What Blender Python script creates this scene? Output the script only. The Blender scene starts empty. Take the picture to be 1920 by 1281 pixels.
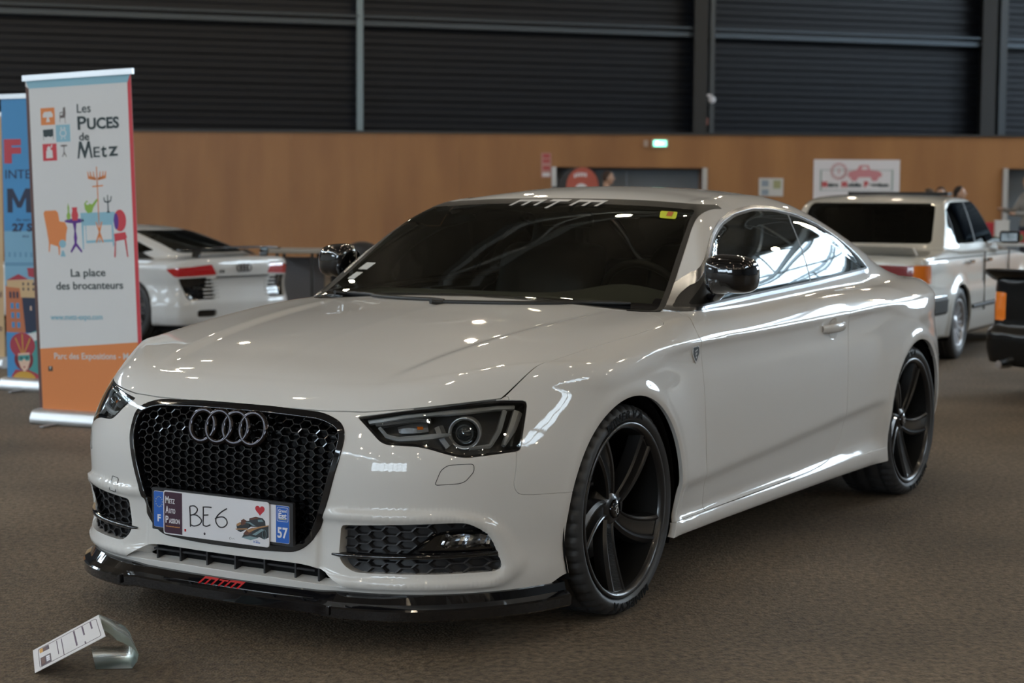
import bpy, bmesh, math, random
import numpy as np
from mathutils import Matrix, Vector
SC = bpy.context.scene
COL = SC.collection
# ---------------------------------------------------------------- camera (world frame = the coupe's: x forward, y its left, z up)
CAM = np.array([4.9498, 3.4414, 1.3092]); YAW, PITCH, ROLL, FPX = math.radians(-149.0315), math.radians(-4.6005), math.radians(.3823), 3350.7
_f = np.array([math.cos(PITCH)*math.cos(YAW), math.cos(PITCH)*math.sin(YAW), math.sin(PITCH)])
_r = np.cross(_f, [0, 0, 1]); _r /= np.linalg.norm(_r); _u = np.cross(_r, _f)
_R = _r*math.cos(ROLL)+_u*math.sin(ROLL); _U = -_r*math.sin(ROLL)+_u*math.cos(ROLL)
cd = bpy.data.cameras.new('camera'); co = bpy.data.objects.new('camera', cd); COL.objects.link(co); SC.camera = co
co.matrix_world = Matrix(((_R[0], _U[0], -_f[0], CAM[0]), (_R[1], _U[1], -_f[1], CAM[1]), (_R[2], _U[2], -_f[2], CAM[2]), (0, 0, 0, 1)))
cd.sensor_width = 36; cd.lens = FPX/1920*36; cd.clip_end = 300
cd.dof.use_dof = True; cd.dof.focus_distance = 5.2; cd.dof.aperture_fstop = 4.6
# ---------------------------------------------------------------- world, exposure
W = bpy.data.worlds.new('hall_air'); SC.world = W; W.use_nodes = True
W.node_tree.nodes['Background'].inputs['Color'].default_value = (.75, .85, 1, 1); W.node_tree.nodes['Background'].inputs['Strength'].default_value = .25
vs = SC.view_settings; vs.view_transform = 'Standard'; vs.look = 'None'; vs.exposure = -0.10; vs.gamma = 1; vs.use_curve_mapping = False

# hall frame: s along the picture's right, d away from the camera
HF = np.array([math.cos(YAW), math.sin(YAW)]); HR = np.array([math.sin(YAW), -math.cos(YAW)])
def hall(s, d, z=0): return (CAM[0]+HR[0]*s+HF[0]*d, CAM[1]+HR[1]*s+HF[1]*d, z)
HA = YAW-math.pi/2        # rotation whose local +x runs along s and local +y points away from the camera... (+y = HF)
def ray(px, py):
    d = _f+_R*(px-960)/FPX-_U*(py-640.5)/FPX; return d
def at(px, py, dist):
    """the point seen at this pixel at this horizontal distance along the view"""
    d = ray(px, py); k = dist/(d[0]*HF[0]+d[1]*HF[1]); return CAM+d*k
def onfloor(px, py):
    d = ray(px, py); return CAM+d*(-CAM[2]/d[2])

# ---------------------------------------------------------------- the hall's lamps: rows of round high-bay lamps under the roof
def bay_light(s, d, z, power, col=(1, .84, .62), r=.11):
    L = bpy.data.lights.new('bay_lamp_light', 'POINT'); L.energy = power; L.color = col; L.shadow_soft_size = r
    o = bpy.data.objects.new('bay_lamp_light', L); COL.objects.link(o); o.location = hall(s, d, z); return o
BAYS = [(s, d) for d in (-22, -17, -12, -7, -2, 3, 8, 13, 18, 24, 30) for s in (-22, -16.5, -11, -5.5, 0, 5.5, 11, 16.5, 22)]
for s, d in BAYS: bay_light(s+.7*((d//2) % 3-1), d, 8.8, 90)
# daylight through the glazing is added with the window panes below (panes emit: they show the bright sky)
# ---------------------------------------------------------------- materials
MT = {}
def mat(name, col=(.5, .5, .5), rough=.5, metal=0, coat=0, spec=.5, emit=None, es=0, trans=0, alpha=1, ior=1.5, noise=None, bump=None):
    if name in MT: return MT[name]
    m = bpy.data.materials.new(name); m.use_nodes = True; nt = m.node_tree; b = nt.nodes['Principled BSDF']; I = b.inputs
    I['Base Color'].default_value = (*col, 1); I['Roughness'].default_value = rough; I['Metallic'].default_value = metal
    I['Coat Weight'].default_value = coat; I['Coat Roughness'].default_value = .03; I['Specular IOR Level'].default_value = spec; I['IOR'].default_value = ior
    I['Transmission Weight'].default_value = trans; I['Alpha'].default_value = alpha
    if emit: I['Emission Color'].default_value = (*emit, 1); I['Emission Strength'].default_value = es
    tc = None
    if noise or bump:
        tc = nt.nodes.new('ShaderNodeTexCoord')
    if noise:
        sc, amt = noise[0], noise[1]
        n = nt.nodes.new('ShaderNodeTexNoise'); n.inputs['Scale'].default_value = sc; n.inputs['Detail'].default_value = 5
        nt.links.new(tc.outputs['Object'], n.inputs['Vector'])
        r = nt.nodes.new('ShaderNodeMapRange'); r.inputs['From Min'].default_value = .3; r.inputs['From Max'].default_value = .7
        r.inputs['To Min'].default_value = 1-amt; r.inputs['To Max'].default_value = 1+amt
        nt.links.new(n.outputs['Fac'], r.inputs['Value'])
        mx = nt.nodes.new('ShaderNodeVectorMath'); mx.operation = 'SCALE'; mx.inputs[0].default_value = col
        nt.links.new(r.outputs['Result'], mx.inputs['Scale']); nt.links.new(mx.outputs['Vector'], I['Base Color'])
    if bump:
        n = nt.nodes.new('ShaderNodeTexNoise'); n.inputs['Scale'].default_value = bump[0]; n.inputs['Detail'].default_value = 4
        nt.links.new(tc.outputs['Object'], n.inputs['Vector'])
        bp = nt.nodes.new('ShaderNodeBump'); bp.inputs['Strength'].default_value = bump[1]; bp.inputs['Distance'].default_value = bump[2] if len(bump) > 2 else .01
        nt.links.new(n.outputs['Fac'], bp.inputs['Height']); nt.links.new(bp.outputs['Normal'], I['Normal'])
    MT[name] = m; return m
def glass(name, tint=(.1, .11, .1), rough=.0, ior=1.5):
    """thin tinted pane: mirror reflection by Fresnel over a tinted clear layer"""
    if name in MT: return MT[name]
    m = bpy.data.materials.new(name); m.use_nodes = True; nt = m.node_tree; nt.nodes.clear()
    o = nt.nodes.new('ShaderNodeOutputMaterial'); mx = nt.nodes.new('ShaderNodeMixShader'); t = nt.nodes.new('ShaderNodeBsdfTransparent'); g = nt.nodes.new('ShaderNodeBsdfGlossy'); fr = nt.nodes.new('ShaderNodeFresnel')
    fr.inputs['IOR'].default_value = ior; t.inputs['Color'].default_value = (*tint, 1); g.inputs['Roughness'].default_value = rough; g.inputs['Color'].default_value = (.95, 1, .98, 1)
    nt.links.new(fr.outputs[0], mx.inputs[0]); nt.links.new(t.outputs[0], mx.inputs[1]); nt.links.new(g.outputs[0], mx.inputs[2]); nt.links.new(mx.outputs[0], o.inputs[0])
    MT[name] = m; return m

# ---------------------------------------------------------------- object helpers
def tag(o, label=None, cat=None, group=None, kind=None):
    if label: o['label'] = label
    if cat: o['category'] = cat
    if group: o['group'] = group
    if kind: o['kind'] = kind
    return o
def empty(name, loc=(0, 0, 0), rz=0, label=None, cat=None, group=None):
    o = bpy.data.objects.new(name, None); COL.objects.link(o); o.location = loc; o.rotation_euler = (0, 0, rz); o.empty_display_size = .1
    return tag(o, label, cat, group)
class MB:
    """collects simple shapes into one mesh"""
    def __init__(s): s.v = []; s.f = []; s.m = []; s.sm = []
    def add(s, V, F, mi=0, smooth=False, M=None):
        b = len(s.v)
        if M is not None: V = [tuple(M @ Vector(v)) for v in V]
        s.v += [tuple(map(float, v)) for v in V]; s.f += [tuple(int(i)+b for i in f) for f in F]; s.m += [mi]*len(F); s.sm += [smooth]*len(F); return s
    def box(s, c, sz, mi=0, M=None, bev=0):
        x, y, z = [k/2 for k in sz]; cx, cy, cz = c
        if bev <= 0:
            V = [(cx+a*x, cy+b*y, cz+d*z) for a in (-1, 1) for b in (-1, 1) for d in (-1, 1)]
            F = [(0, 1, 3, 2), (4, 6, 7, 5), (0, 4, 5, 1), (2, 3, 7, 6), (0, 2, 6, 4), (1, 5, 7, 3)]
            return s.add(V, F, mi, False, M)
        bm = bmesh.new(); bmesh.ops.create_cube(bm, size=1); 
        for v in bm.verts: v.co = Vector((cx+v.co.x*sz[0], cy+v.co.y*sz[1], cz+v.co.z*sz[2]))
        bmesh.ops.bevel(bm, geom=bm.edges[:], offset=min(bev, min(sz)*.49), segments=2, affect='EDGES', profile=.5)
        return s.bm(bm, mi, M)
    def bm(s, bm, mi=0, M=None, smooth=False):
        bm.verts.index_update(); V = [v.co[:] for v in bm.verts]; F = [[v.index for v in f.verts] for f in bm.faces]; bm.free(); return s.add(V, F, mi, smooth, M)
    def tube(s, pts, r, n=8, mi=0, closed=False, caps=True, M=None, flat=1):
        P = [Vector(p) for p in pts]; R = r if hasattr(r, '__len__') else [r]*len(P); V = []; up = None; m = len(P)
        for i, p in enumerate(P):
            a = P[i-1] if (i > 0 or closed) else P[i]; b = P[(i+1) % m] if (i < m-1 or closed) else P[i]
            t = (b-a).normalized()
            if up is None: up = t.orthogonal().normalized() if abs(t.z) > .95 else Vector((0, 0, 1))
            x = t.cross(up).normalized(); u2 = x.cross(t).normalized(); up = u2
            for k in range(n):
                q = 2*math.pi*k/n; V.append(tuple(p+x*R[i]*math.cos(q)+u2*R[i]*flat*math.sin(q)))
        F = []
        for i in range(m if closed else m-1):
            for k in range(n):
                a = i*n+k; b = i*n+(k+1) % n; c = ((i+1) % m)*n+(k+1) % n; d = ((i+1) % m)*n+k; F.append((a, b, c, d))
        s.add(V, F, mi, True, M)
        if caps and not closed: s.add(V, [tuple(range(n))[::-1], tuple(range((m-1)*n, m*n))], mi, False, M)
        return s
    def lathe(s, prof, n=48, mi=0, M=None, axis='z', a0=0, a1=2*math.pi, smooth=True):
        """prof: (radius, height); axis z or y"""
        full = abs(a1-a0-2*math.pi) < 1e-6; V = []; k_ = n if full else n+1
        for i in range(k_):
            t = a0+(a1-a0)*i/n; c, d = math.cos(t), math.sin(t)
            for r, h in prof: V.append((r*c, r*d, h) if axis == 'z' else (r*c, h, r*d))
        m = len(prof); F = []
        for i in range(n):
            j = (i+1) % k_
            for k in range(m-1):
                f = (i*m+k, j*m+k, j*m+k+1, i*m+k+1); F.append(f if axis == 'z' else f[::-1])
        return s.add(V, F, mi, smooth, M)
    def prism(s, poly, z0, z1, mi=0, M=None, smooth=False):
        n = len(poly); V = [(p[0], p[1], z0) for p in poly]+[(p[0], p[1], z1) for p in poly]
        ar = sum(poly[i-1][0]*poly[i][1]-poly[i][0]*poly[i-1][1] for i in range(n))
        F = [tuple(range(n))[::-1], tuple(range(n, 2*n))]+[(i, (i+1) % n, n+(i+1) % n, n+i) for i in range(n)]
        if ar < 0: F = [f[::-1] for f in F]
        return s.add(V, F, mi, smooth, M)
    def ball(s, c, r, mi=0, seg=16, rings=10, M=None):
        rx, ry, rz = r if hasattr(r, '__len__') else (r, r, r); V = []; F = []
        for i in range(rings+1):
            a = math.pi*i/rings
            for k in range(seg): t = 2*math.pi*k/seg; V.append((c[0]+rx*math.sin(a)*math.cos(t), c[1]+ry*math.sin(a)*math.sin(t), c[2]-rz*math.cos(a)))
        for i in range(rings):
            for k in range(seg): F.append((i*seg+k, i*seg+(k+1) % seg, (i+1)*seg+(k+1) % seg, (i+1)*seg+k))
        return s.add(V, F, mi, True, M)
    def build(s, name, mats, parent=None, loc=None, rot=None, auto=None):
        me = bpy.data.meshes.new(name); me.from_pydata(s.v, [], s.f)
        for m in (mats if isinstance(mats, (list, tuple)) else [mats]): me.materials.append(m)
        me.polygons.foreach_set('material_index', s.m); me.polygons.foreach_set('use_smooth', s.sm); me.validate(); me.update()
        o = bpy.data.objects.new(name, me); COL.objects.link(o)
        if parent is not None: o.parent = parent
        if loc is not None: o.location = loc
        if rot is not None: o.rotation_euler = rot
        return o
def piece_obj(name, p, m, parent=None, mats2=None):
    me = bpy.data.meshes.new(name); me.from_pydata(p.V.tolist(), [], p.T.tolist())
    me.polygons.foreach_set('use_smooth', [True]*len(me.polygons)); me.materials.append(m)
    me.normals_split_custom_set_from_vertices(p.N.tolist())
    o = bpy.data.objects.new(name, me); COL.objects.link(o)
    if parent is not None: o.parent = parent
    return o
def merge(*ps):
    V = []; N = []; T = []; b = 0
    for p in ps: V.append(p.V); N.append(p.N); T.append(p.T+b); b += len(p.V)
    return Piece(np.vstack(V), np.vstack(N), np.vstack(T))
def offset(p, d): return Piece(p.V+p.N*d, p.N, p.T)
def flip(p): return Piece(p.V, -p.N, p.T[:, ::-1])
def wall(p, d0, d1, inward=True):
    """a band standing on the piece's open edge, from depth d0 to depth d1 under its surface; faces look into the piece"""
    B = p.boundary(); u, inv = np.unique(B, return_inverse=True); inv = inv.reshape(-1, 2)
    out = np.zeros((len(u), 3)); e = p.V[B[:, 1]]-p.V[B[:, 0]]; side = np.cross(e, p.N[B[:, 0]])
    for k in range(3): out[:, k] = np.bincount(inv[:, 0], side[:, k], len(u))+np.bincount(inv[:, 1], side[:, k], len(u))
    out /= np.linalg.norm(out, axis=1)[:, None]+1e-12
    V = np.vstack([p.V[u]-p.N[u]*d0, p.V[u]-p.N[u]*d1]); m = len(u); a0, a1 = inv[:, 0], inv[:, 1]
    T = np.vstack([np.stack([a0, a1, a1+m], 1), np.stack([a0, a1+m, a0+m], 1)]); N = np.vstack([-out, -out])
    return Piece(V, N, T)
_fonts = {}
def text_geo(txt, size=1, extrude=0, align='LEFT', space=1.0, bold=0, shear=0, res=3):
    c = bpy.data.curves.new('t', 'FONT'); c.body = txt; c.size = size; c.extrude = extrude; c.align_x = align; c.space_character = space; c.offset = bold; c.shear = shear; c.resolution_u = res
    o = bpy.data.objects.new('t', c); COL.objects.link(o); dg = bpy.context.evaluated_depsgraph_get(); dg.update()
    me = bpy.data.meshes.new_from_object(o.evaluated_get(dg)); V = [v.co[:] for v in me.vertices]; F = [tuple(p.vertices) for p in me.polygons]
    bpy.data.objects.remove(o); bpy.data.curves.remove(c); bpy.data.meshes.remove(me); return V, F
def put_text(mb, txt, size, M, mi=0, width=None, align='LEFT', bold=0, space=1.0, shear=0, ext=.0004, xs=1.0):
    V, F = text_geo(txt, size, ext, 'LEFT', space, bold, shear)
    if not V: return 0
    x0 = min(v[0] for v in V); x1 = max(v[0] for v in V); w = x1-x0
    k = (width/w) if width else xs
    off = {'LEFT': 0, 'CENTER': -.5, 'RIGHT': -1}[align]*w*k
    mb.add([((v[0]-x0)*k+off, v[1], v[2]) for v in V], F, mi, False, M); return w*k
def frame_m(o, x, y, z=None):
    """matrix with origin o and axes x, y (z = x cross y)"""
    x = Vector(x).normalized(); y = Vector(y).normalized(); z = x.cross(y) if z is None else Vector(z)
    return Matrix(((x.x, y.x, z.x, o[0]), (x.y, y.y, z.y, o[1]), (x.z, y.z, z.z, o[2]), (0, 0, 0, 1)))
def copy_tree(o, parent=None):
    c = o.copy(); COL.objects.link(c); c.parent = parent
    for ch in [k for k in o.children]: copy_tree(ch, c)
    return c
# ---------------------------------------------------------------- numeric helpers
def pchip(xs, ys, q):
    xs = np.asarray(xs, float); ys = np.asarray(ys, float)
    h = np.diff(xs); d = np.diff(ys)/h; m = np.zeros_like(ys)
    for i in range(1, len(xs)-1):
        if d[i-1]*d[i] > 0:
            w1 = 2*h[i]+h[i-1]; w2 = h[i]+2*h[i-1]
            m[i] = (w1+w2)/(w1/d[i-1]+w2/d[i])
    m[0] = d[0]; m[-1] = d[-1]
    q = np.clip(q, xs[0], xs[-1]); k = np.clip(np.searchsorted(xs, q, side='right')-1, 0, len(xs)-2)
    t = (q-xs[k])/h[k]
    return ((1+2*t)*(1-t)**2*ys[k] + t*(1-t)**2*h[k]*m[k] + t*t*(3-2*t)*ys[k+1] + t*t*(t-1)*h[k]*m[k+1])

class Tab:
    """smooth 1-D profile through control points"""
    def __init__(s, pts, sm=.02, n=3000):
        pts = sorted(pts); xs = [p[0] for p in pts]; ys = [p[1] for p in pts]
        pad = 4*sm
        s.x = np.linspace(xs[0]-pad, xs[-1]+pad, n); y = pchip(xs, ys, s.x)
        m0 = (ys[1]-ys[0])/(xs[1]-xs[0]); m1 = (ys[-1]-ys[-2])/(xs[-1]-xs[-2])
        y = np.where(s.x < xs[0], ys[0]+m0*(s.x-xs[0]), y); y = np.where(s.x > xs[-1], ys[-1]+m1*(s.x-xs[-1]), y)
        dx = s.x[1]-s.x[0]; r = int(3*sm/dx)
        if r > 0:
            k = np.exp(-.5*(np.arange(-r, r+1)*dx/sm)**2); k /= k.sum()
            yy = np.concatenate([y[0]+(y[1]-y[0])*np.arange(-r, 0), y, y[-1]+(y[-1]-y[-2])*np.arange(1, r+1)])
            y = np.convolve(yy, k, 'valid')
        s.y = y; s.m0 = (y[1]-y[0])/dx; s.m1 = (y[-1]-y[-2])/dx
    def __call__(s, q):
        v = np.interp(q, s.x, s.y)
        v = np.where(q < s.x[0], s.y[0]+s.m0*(q-s.x[0]), v)
        return np.where(q > s.x[-1], s.y[-1]+s.m1*(q-s.x[-1]), v)

def smax(a, b, r):
    h = np.clip(.5+.5*(a-b)/r, 0, 1); return b+(a-b)*h+r*h*(1-h)*.5*1.0
def smin(a, b, r): return -smax(-a, -b, r)
def sstep(x, a, b):
    t = np.clip((x-a)/(b-a), 0, 1); return t*t*(3-2*t)
def gau(x, s): return np.exp(-.5*(x/s)**2)

def resample(poly, n, closed=False):
    p = np.asarray(poly, float)
    if closed: p = np.vstack([p, p[:1]])
    s = np.concatenate([[0], np.cumsum(np.linalg.norm(np.diff(p, axis=0), axis=1))])
    t = np.linspace(0, s[-1], n+(1 if closed else 0))
    o = np.stack([np.interp(t, s, p[:, i]) for i in range(p.shape[1])], 1)
    return o[:-1] if closed else o

def rounded(poly, r, n=5):
    """closed polygon with rounded corners; r a number or one per corner"""
    p = np.asarray(poly, float); m = len(p); out = []
    rr = r if hasattr(r, '__len__') else [r]*m
    for i in range(m):
        a, b, c = p[i-1], p[i], p[(i+1) % m]
        u = a-b; v = c-b; lu = np.linalg.norm(u); lv = np.linalg.norm(v)
        d = min(rr[i], lu*.48, lv*.48)
        if d < 1e-5: out.append(b); continue
        s = b+u/lu*d; e = b+v/lv*d
        for k in range(n+1):
            t = k/n; out.append((1-t)**2*s+2*t*(1-t)*b+t*t*e)
    return np.array(out)

def poly_sdf(q, poly):
    """signed distance of 2-D points to a closed polygon, negative inside"""
    q = np.asarray(q, float); poly = np.asarray(poly, float)
    lo = poly.min(0)-.08; hi = poly.max(0)+.08
    out = np.full(len(q), .08)
    m = np.all((q > lo) & (q < hi), 1)
    x = q[m]; d2 = np.full(len(x), 1e9); ins = np.zeros(len(x), bool)
    for i in range(len(poly)):
        a = poly[i-1]; b = poly[i]; e = b-a; w = x-a
        L = e@e
        if L < 1e-14: continue
        t = np.clip(w@e/L, 0, 1); dd = w-t[:, None]*e
        d2 = np.minimum(d2, (dd**2).sum(1))
        c = (a[1] <= x[:, 1]) != (b[1] <= x[:, 1])
        xx = a[0]+(x[:, 1]-a[1])/np.where(abs(e[1]) < 1e-12, 1e-12, e[1])*e[0]
        ins ^= c & (x[:, 0] < xx)
    out[m] = np.where(ins, -1, 1)*np.sqrt(d2)
    return out

class Plan:
    """signed distance to a half plan outline (mirror symmetric), tabulated"""
    def __init__(s, pts, h=.02, sm=.05):
        p = np.array(pts, float)                    # from front centre round to rear centre, (x, y>=0)
        full = np.vstack([p, (p*[1, -1])[::-1][1:-1]])
        m = len(full); t = np.arange(m+1); full2 = np.vstack([full, full[:1]])
        s_ = np.concatenate([[0], np.cumsum(np.linalg.norm(np.diff(full2, axis=0), axis=1))])
        L = s_[-1]; N = 1400; q = np.linspace(0, L, N, endpoint=False)
        # periodic smoothing of the resampled outline
        c = np.stack([np.interp(q, s_, full2[:, i]) for i in (0, 1)], 1)
        r = int(3*sm/(L/N)); k = np.exp(-.5*(np.arange(-r, r+1)*(L/N)/sm)**2); k /= k.sum()
        c = np.stack([np.convolve(np.concatenate([c[-r:, i], c[:, i], c[:r, i]]), k, 'valid') for i in (0, 1)], 1)
        s.poly = c; s.h = h
        s.x0 = c[:, 0].min()-.5; s.nx = int((c[:, 0].max()+.5-s.x0)/h)+2; s.ny = int(1.45/h)+2; s.y0 = -.1
        X, Y = np.meshgrid(s.x0+np.arange(s.nx)*h, s.y0+np.arange(s.ny)*h, indexing='ij')
        Q = np.stack([X.ravel(), Y.ravel()], 1); d = np.full(len(Q), 1e9); ins = np.zeros(len(Q), bool)
        for i in range(len(c)):
            a = c[i-1]; b = c[i]; e = b-a; w = Q-a
            t = np.clip(w@e/(e@e), 0, 1); dd = w-t[:, None]*e; d = np.minimum(d, (dd**2).sum(1))
            cc = (a[1] <= Q[:, 1]) != (b[1] <= Q[:, 1])
            ins ^= cc & (Q[:, 0] < a[0]+(Q[:, 1]-a[1])/(e[1] if abs(e[1]) > 1e-12 else 1e-12)*e[0])
        s.g = (np.where(ins, -1, 1)*np.sqrt(d)).reshape(s.nx, s.ny)
    def __call__(s, x, y):
        u = (x-s.x0)/s.h; v = (y-s.y0)/s.h
        u = np.clip(u, 1, s.nx-2.001); v = np.clip(v, 1, s.ny-2.001)
        i = np.floor(u).astype(int); j = np.floor(v).astype(int); i = np.clip(i, 1, s.nx-3); j = np.clip(j, 1, s.ny-3)
        a = u-i; b = v-j
        def w(t): return [((1-t)**3)/6, (3*t**3-6*t*t+4)/6, (-3*t**3+3*t*t+3*t+1)/6, t**3/6]
        wa = w(a); wb = w(b); o = 0
        for p in range(4):
            for q in range(4): o = o+wa[p]*wb[q]*s.g[i+p-1, j+q-1]
        return o

def surface_nets(F, lo, hi, h):
    """isosurface of F(x,y,z), symmetric in y, on y in [-ymax, ymax]"""
    nx = int((hi[0]-lo[0])/h)+1; nz = int((hi[2]-lo[2])/h)+1; nyh = int(hi[1]/h)+1
    xs = lo[0]+np.arange(nx)*h; zs = lo[2]+np.arange(nz)*h; yh = (np.arange(nyh)+.5)*h
    V = np.empty((nx, nyh, nz), np.float32)
    for i0 in range(0, nx, 40):
        X, Y, Z = np.meshgrid(xs[i0:i0+40], yh, zs, indexing='ij')
        V[i0:i0+40] = F(X.ravel(), Y.ravel(), Z.ravel()).reshape(X.shape)
    V = np.concatenate([V[:, ::-1], V], 1); ys = np.concatenate([-yh[::-1], yh]); ny = len(ys)
    s = V < 0
    acc = s[:-1, :-1, :-1].astype(np.int8)
    for a in (0, 1):
        for b in (0, 1):
            for c in (0, 1):
                if a or b or c: acc = acc+s[a:nx-1+a, b:ny-1+b, c:nz-1+c]
    act = (acc > 0) & (acc < 8)
    idx = np.full(act.shape, -1, np.int64); I = np.argwhere(act); idx[act] = np.arange(len(I))
    P = np.zeros((len(I), 3)); cnt = np.zeros(len(I))
    corners = [(a, b, c) for a in (0, 1) for b in (0, 1) for c in (0, 1)]
    for p in corners:
        for ax in range(3):
            if p[ax]: continue
            q = list(p); q[ax] = 1
            v0 = V[I[:, 0]+p[0], I[:, 1]+p[1], I[:, 2]+p[2]]; v1 = V[I[:, 0]+q[0], I[:, 1]+q[1], I[:, 2]+q[2]]
            m = (v0 < 0) != (v1 < 0); t = np.where(m, v0/(v0-v1+1e-20), 0)
            pt = np.array(p, float)[None].repeat(len(I), 0); pt[:, ax] = t
            P[m] += pt[m]; cnt[m] += 1
    P = P/cnt[:, None]+I
    P = np.stack([xs[0]+P[:, 0]*h, ys[0]+P[:, 1]*h, zs[0]+P[:, 2]*h], 1)
    Q = []
    for ax in range(3):
        b_, c_ = (ax+1) % 3, (ax+2) % 3
        sl0 = [slice(None)]*3; sl1 = [slice(None)]*3; sl0[ax] = slice(0, -1); sl1[ax] = slice(1, None)
        ch = s[tuple(sl0)] != s[tuple(sl1)]
        E = np.argwhere(ch); ok = (E[:, b_] > 0) & (E[:, c_] > 0) & (E[:, b_] < s.shape[b_]-1) & (E[:, c_] < s.shape[c_]-1)
        E = E[ok]; ins = s[E[:, 0], E[:, 1], E[:, 2]]
        def cell(db, dc):
            C = E.copy(); C[:, b_] -= db; C[:, c_] -= dc; return idx[C[:, 0], C[:, 1], C[:, 2]]
        q = np.stack([cell(0, 0), cell(1, 0), cell(1, 1), cell(0, 1)], 1)
        q = np.where(ins[:, None], q, q[:, ::-1]); Q.append(q)
    Q = np.concatenate(Q); Q = Q[(Q >= 0).all(1)]
    return P, Q

def grad(F, P, e):
    g = np.empty_like(P)
    for k in range(3):
        d = np.zeros(3); d[k] = e
        g[:, k] = (F(*(P+d).T)-F(*(P-d).T))/(2*e)
    return g
def project(F, P, it=3, e=.002, cap=.01):
    for _ in range(it):
        f = F(*P.T); g = grad(F, P, e); n2 = (g**2).sum(1)+1e-9
        st = g*(f/n2)[:, None]; L = np.linalg.norm(st, axis=1)
        P = P-st*np.minimum(1, cap/np.maximum(L, 1e-9))[:, None]
    return P
def normals(F, P, T, e=.004, it=2):
    n = grad(F, P, e); n /= np.linalg.norm(n, axis=1)[:, None]+1e-12
    ed = np.vstack([T[:, [0, 1]], T[:, [1, 2]], T[:, [2, 0]]])
    for _ in range(it):
        m = n.copy()
        for a, b in ((0, 1), (1, 0)): 
            for k in range(3): m[:, k] += .5*np.bincount(ed[:, a], n[ed[:, b], k], len(n))*.35
        n = m/np.linalg.norm(m, axis=1)[:, None]
    return n

class Piece:
    """triangle mesh with its own smooth normals that can be cut along scalar fields"""
    def __init__(s, V, N, T): s.V, s.N, s.T = V, N, T
    def clip(s, f):
        """keep f<0"""
        V, N, T = s.V, s.N, s.T
        ins = f < 0; c = ins[T].sum(1)
        keep = T[c == 3]; mix = T[(c == 1) | (c == 2)]
        one = ins[mix].sum(1) == 1
        newT = [keep]
        cache = {}; nv = []; nn = []; base = len(V)
        def cut(a, b):
            k = (a, b) if a < b else (b, a)
            r = cache.get(k)
            if r is None:
                t = f[k[0]]/(f[k[0]]-f[k[1]]); nv.append(V[k[0]]*(1-t)+V[k[1]]*t); nn.append(N[k[0]]*(1-t)+N[k[1]]*t)
                r = base+len(nv)-1; cache[k] = r
            return r
        o = []
        for tri, on in zip(mix.tolist(), one.tolist()):
            i = [bool(ins[v]) for v in tri]
            k = i.index(True) if on else i.index(False)
            a, b, c3 = tri[k], tri[(k+1) % 3], tri[(k+2) % 3]
            if on: o.append((a, cut(a, b), cut(a, c3)))
            else:
                p, q = cut(a, b), cut(a, c3); o.append((p, b, c3)); o.append((p, c3, q))
        if o: newT.append(np.array(o))
        V2 = np.vstack([V, nv]) if nv else V; N2 = np.vstack([N, nn]) if nn else N
        T2 = np.vstack(newT)
        return Piece(V2, N2, T2).compact()
    def compact(s):
        u, inv = np.unique(s.T, return_inverse=True)
        N = s.N[u]; N = N/(np.linalg.norm(N, axis=1)[:, None]+1e-12)
        return Piece(s.V[u], N, inv.reshape(-1, 3))
    def split(s, fn, gap=.0018):
        f = fn(s.V) if callable(fn) else fn
        return s.clip(f+gap), s.clip(-(f-gap))
    def faces(s, mask_v):
        m = mask_v[s.T].all(1); return Piece(s.V, s.N, s.T[m]).compact(), Piece(s.V, s.N, s.T[~m]).compact()
    def boundary(s):
        T = s.T; E = np.vstack([T[:, [0, 1]], T[:, [1, 2]], T[:, [2, 0]]])
        key = np.sort(E, 1); K = key[:, 0]*np.int64(len(s.V))+key[:, 1]
        u, i, c = np.unique(K, return_index=True, return_counts=True)
        return E[i[c == 1]]
    def skirt(s, d=.012, lip=.0012):
        """turn the cut edge inward: a small rounded return, then a flange"""
        B = s.boundary()
        if not len(B): return s
        u, inv = np.unique(B, return_inverse=True); inv = inv.reshape(-1, 2)
        out = np.zeros((len(u), 3))
        e = s.V[B[:, 1]]-s.V[B[:, 0]]; nn = s.N[B[:, 0]]+s.N[B[:, 1]]; side = np.cross(e, nn)
        for k in range(3):
            out[:, k] = np.bincount(inv[:, 0], side[:, k], len(u))+np.bincount(inv[:, 1], side[:, k], len(u))
        out /= np.linalg.norm(out, axis=1)[:, None]+1e-12
        n = s.N[u]; V0 = s.V[u]
        r0 = V0+out*0; r1 = V0+out*lip*.7-n*lip*.5; r2 = V0+out*lip-n*lip*1.6; r3 = r2-n*d
        b = len(s.V); m = len(u)
        V = np.vstack([s.V, r1, r2, r2, r3])
        h = n+out; h /= np.linalg.norm(h, axis=1)[:, None]
        N = np.vstack([s.N, h, out, out, out])
        a0 = u[inv[:, 0]]; a1 = u[inv[:, 1]]
        T = [s.T]
        def band(p0, p1, q0, q1): T.append(np.stack([p1, p0, q0], 1)); T.append(np.stack([p1, q0, q1], 1))
        band(a0, a1, b+inv[:, 0], b+inv[:, 1]); band(b+inv[:, 0], b+inv[:, 1], b+m+inv[:, 0], b+m+inv[:, 1])
        band(b+2*m+inv[:, 0], b+2*m+inv[:, 1], b+3*m+inv[:, 0], b+3*m+inv[:, 1])
        return Piece(V, N, np.vstack(T))
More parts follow.
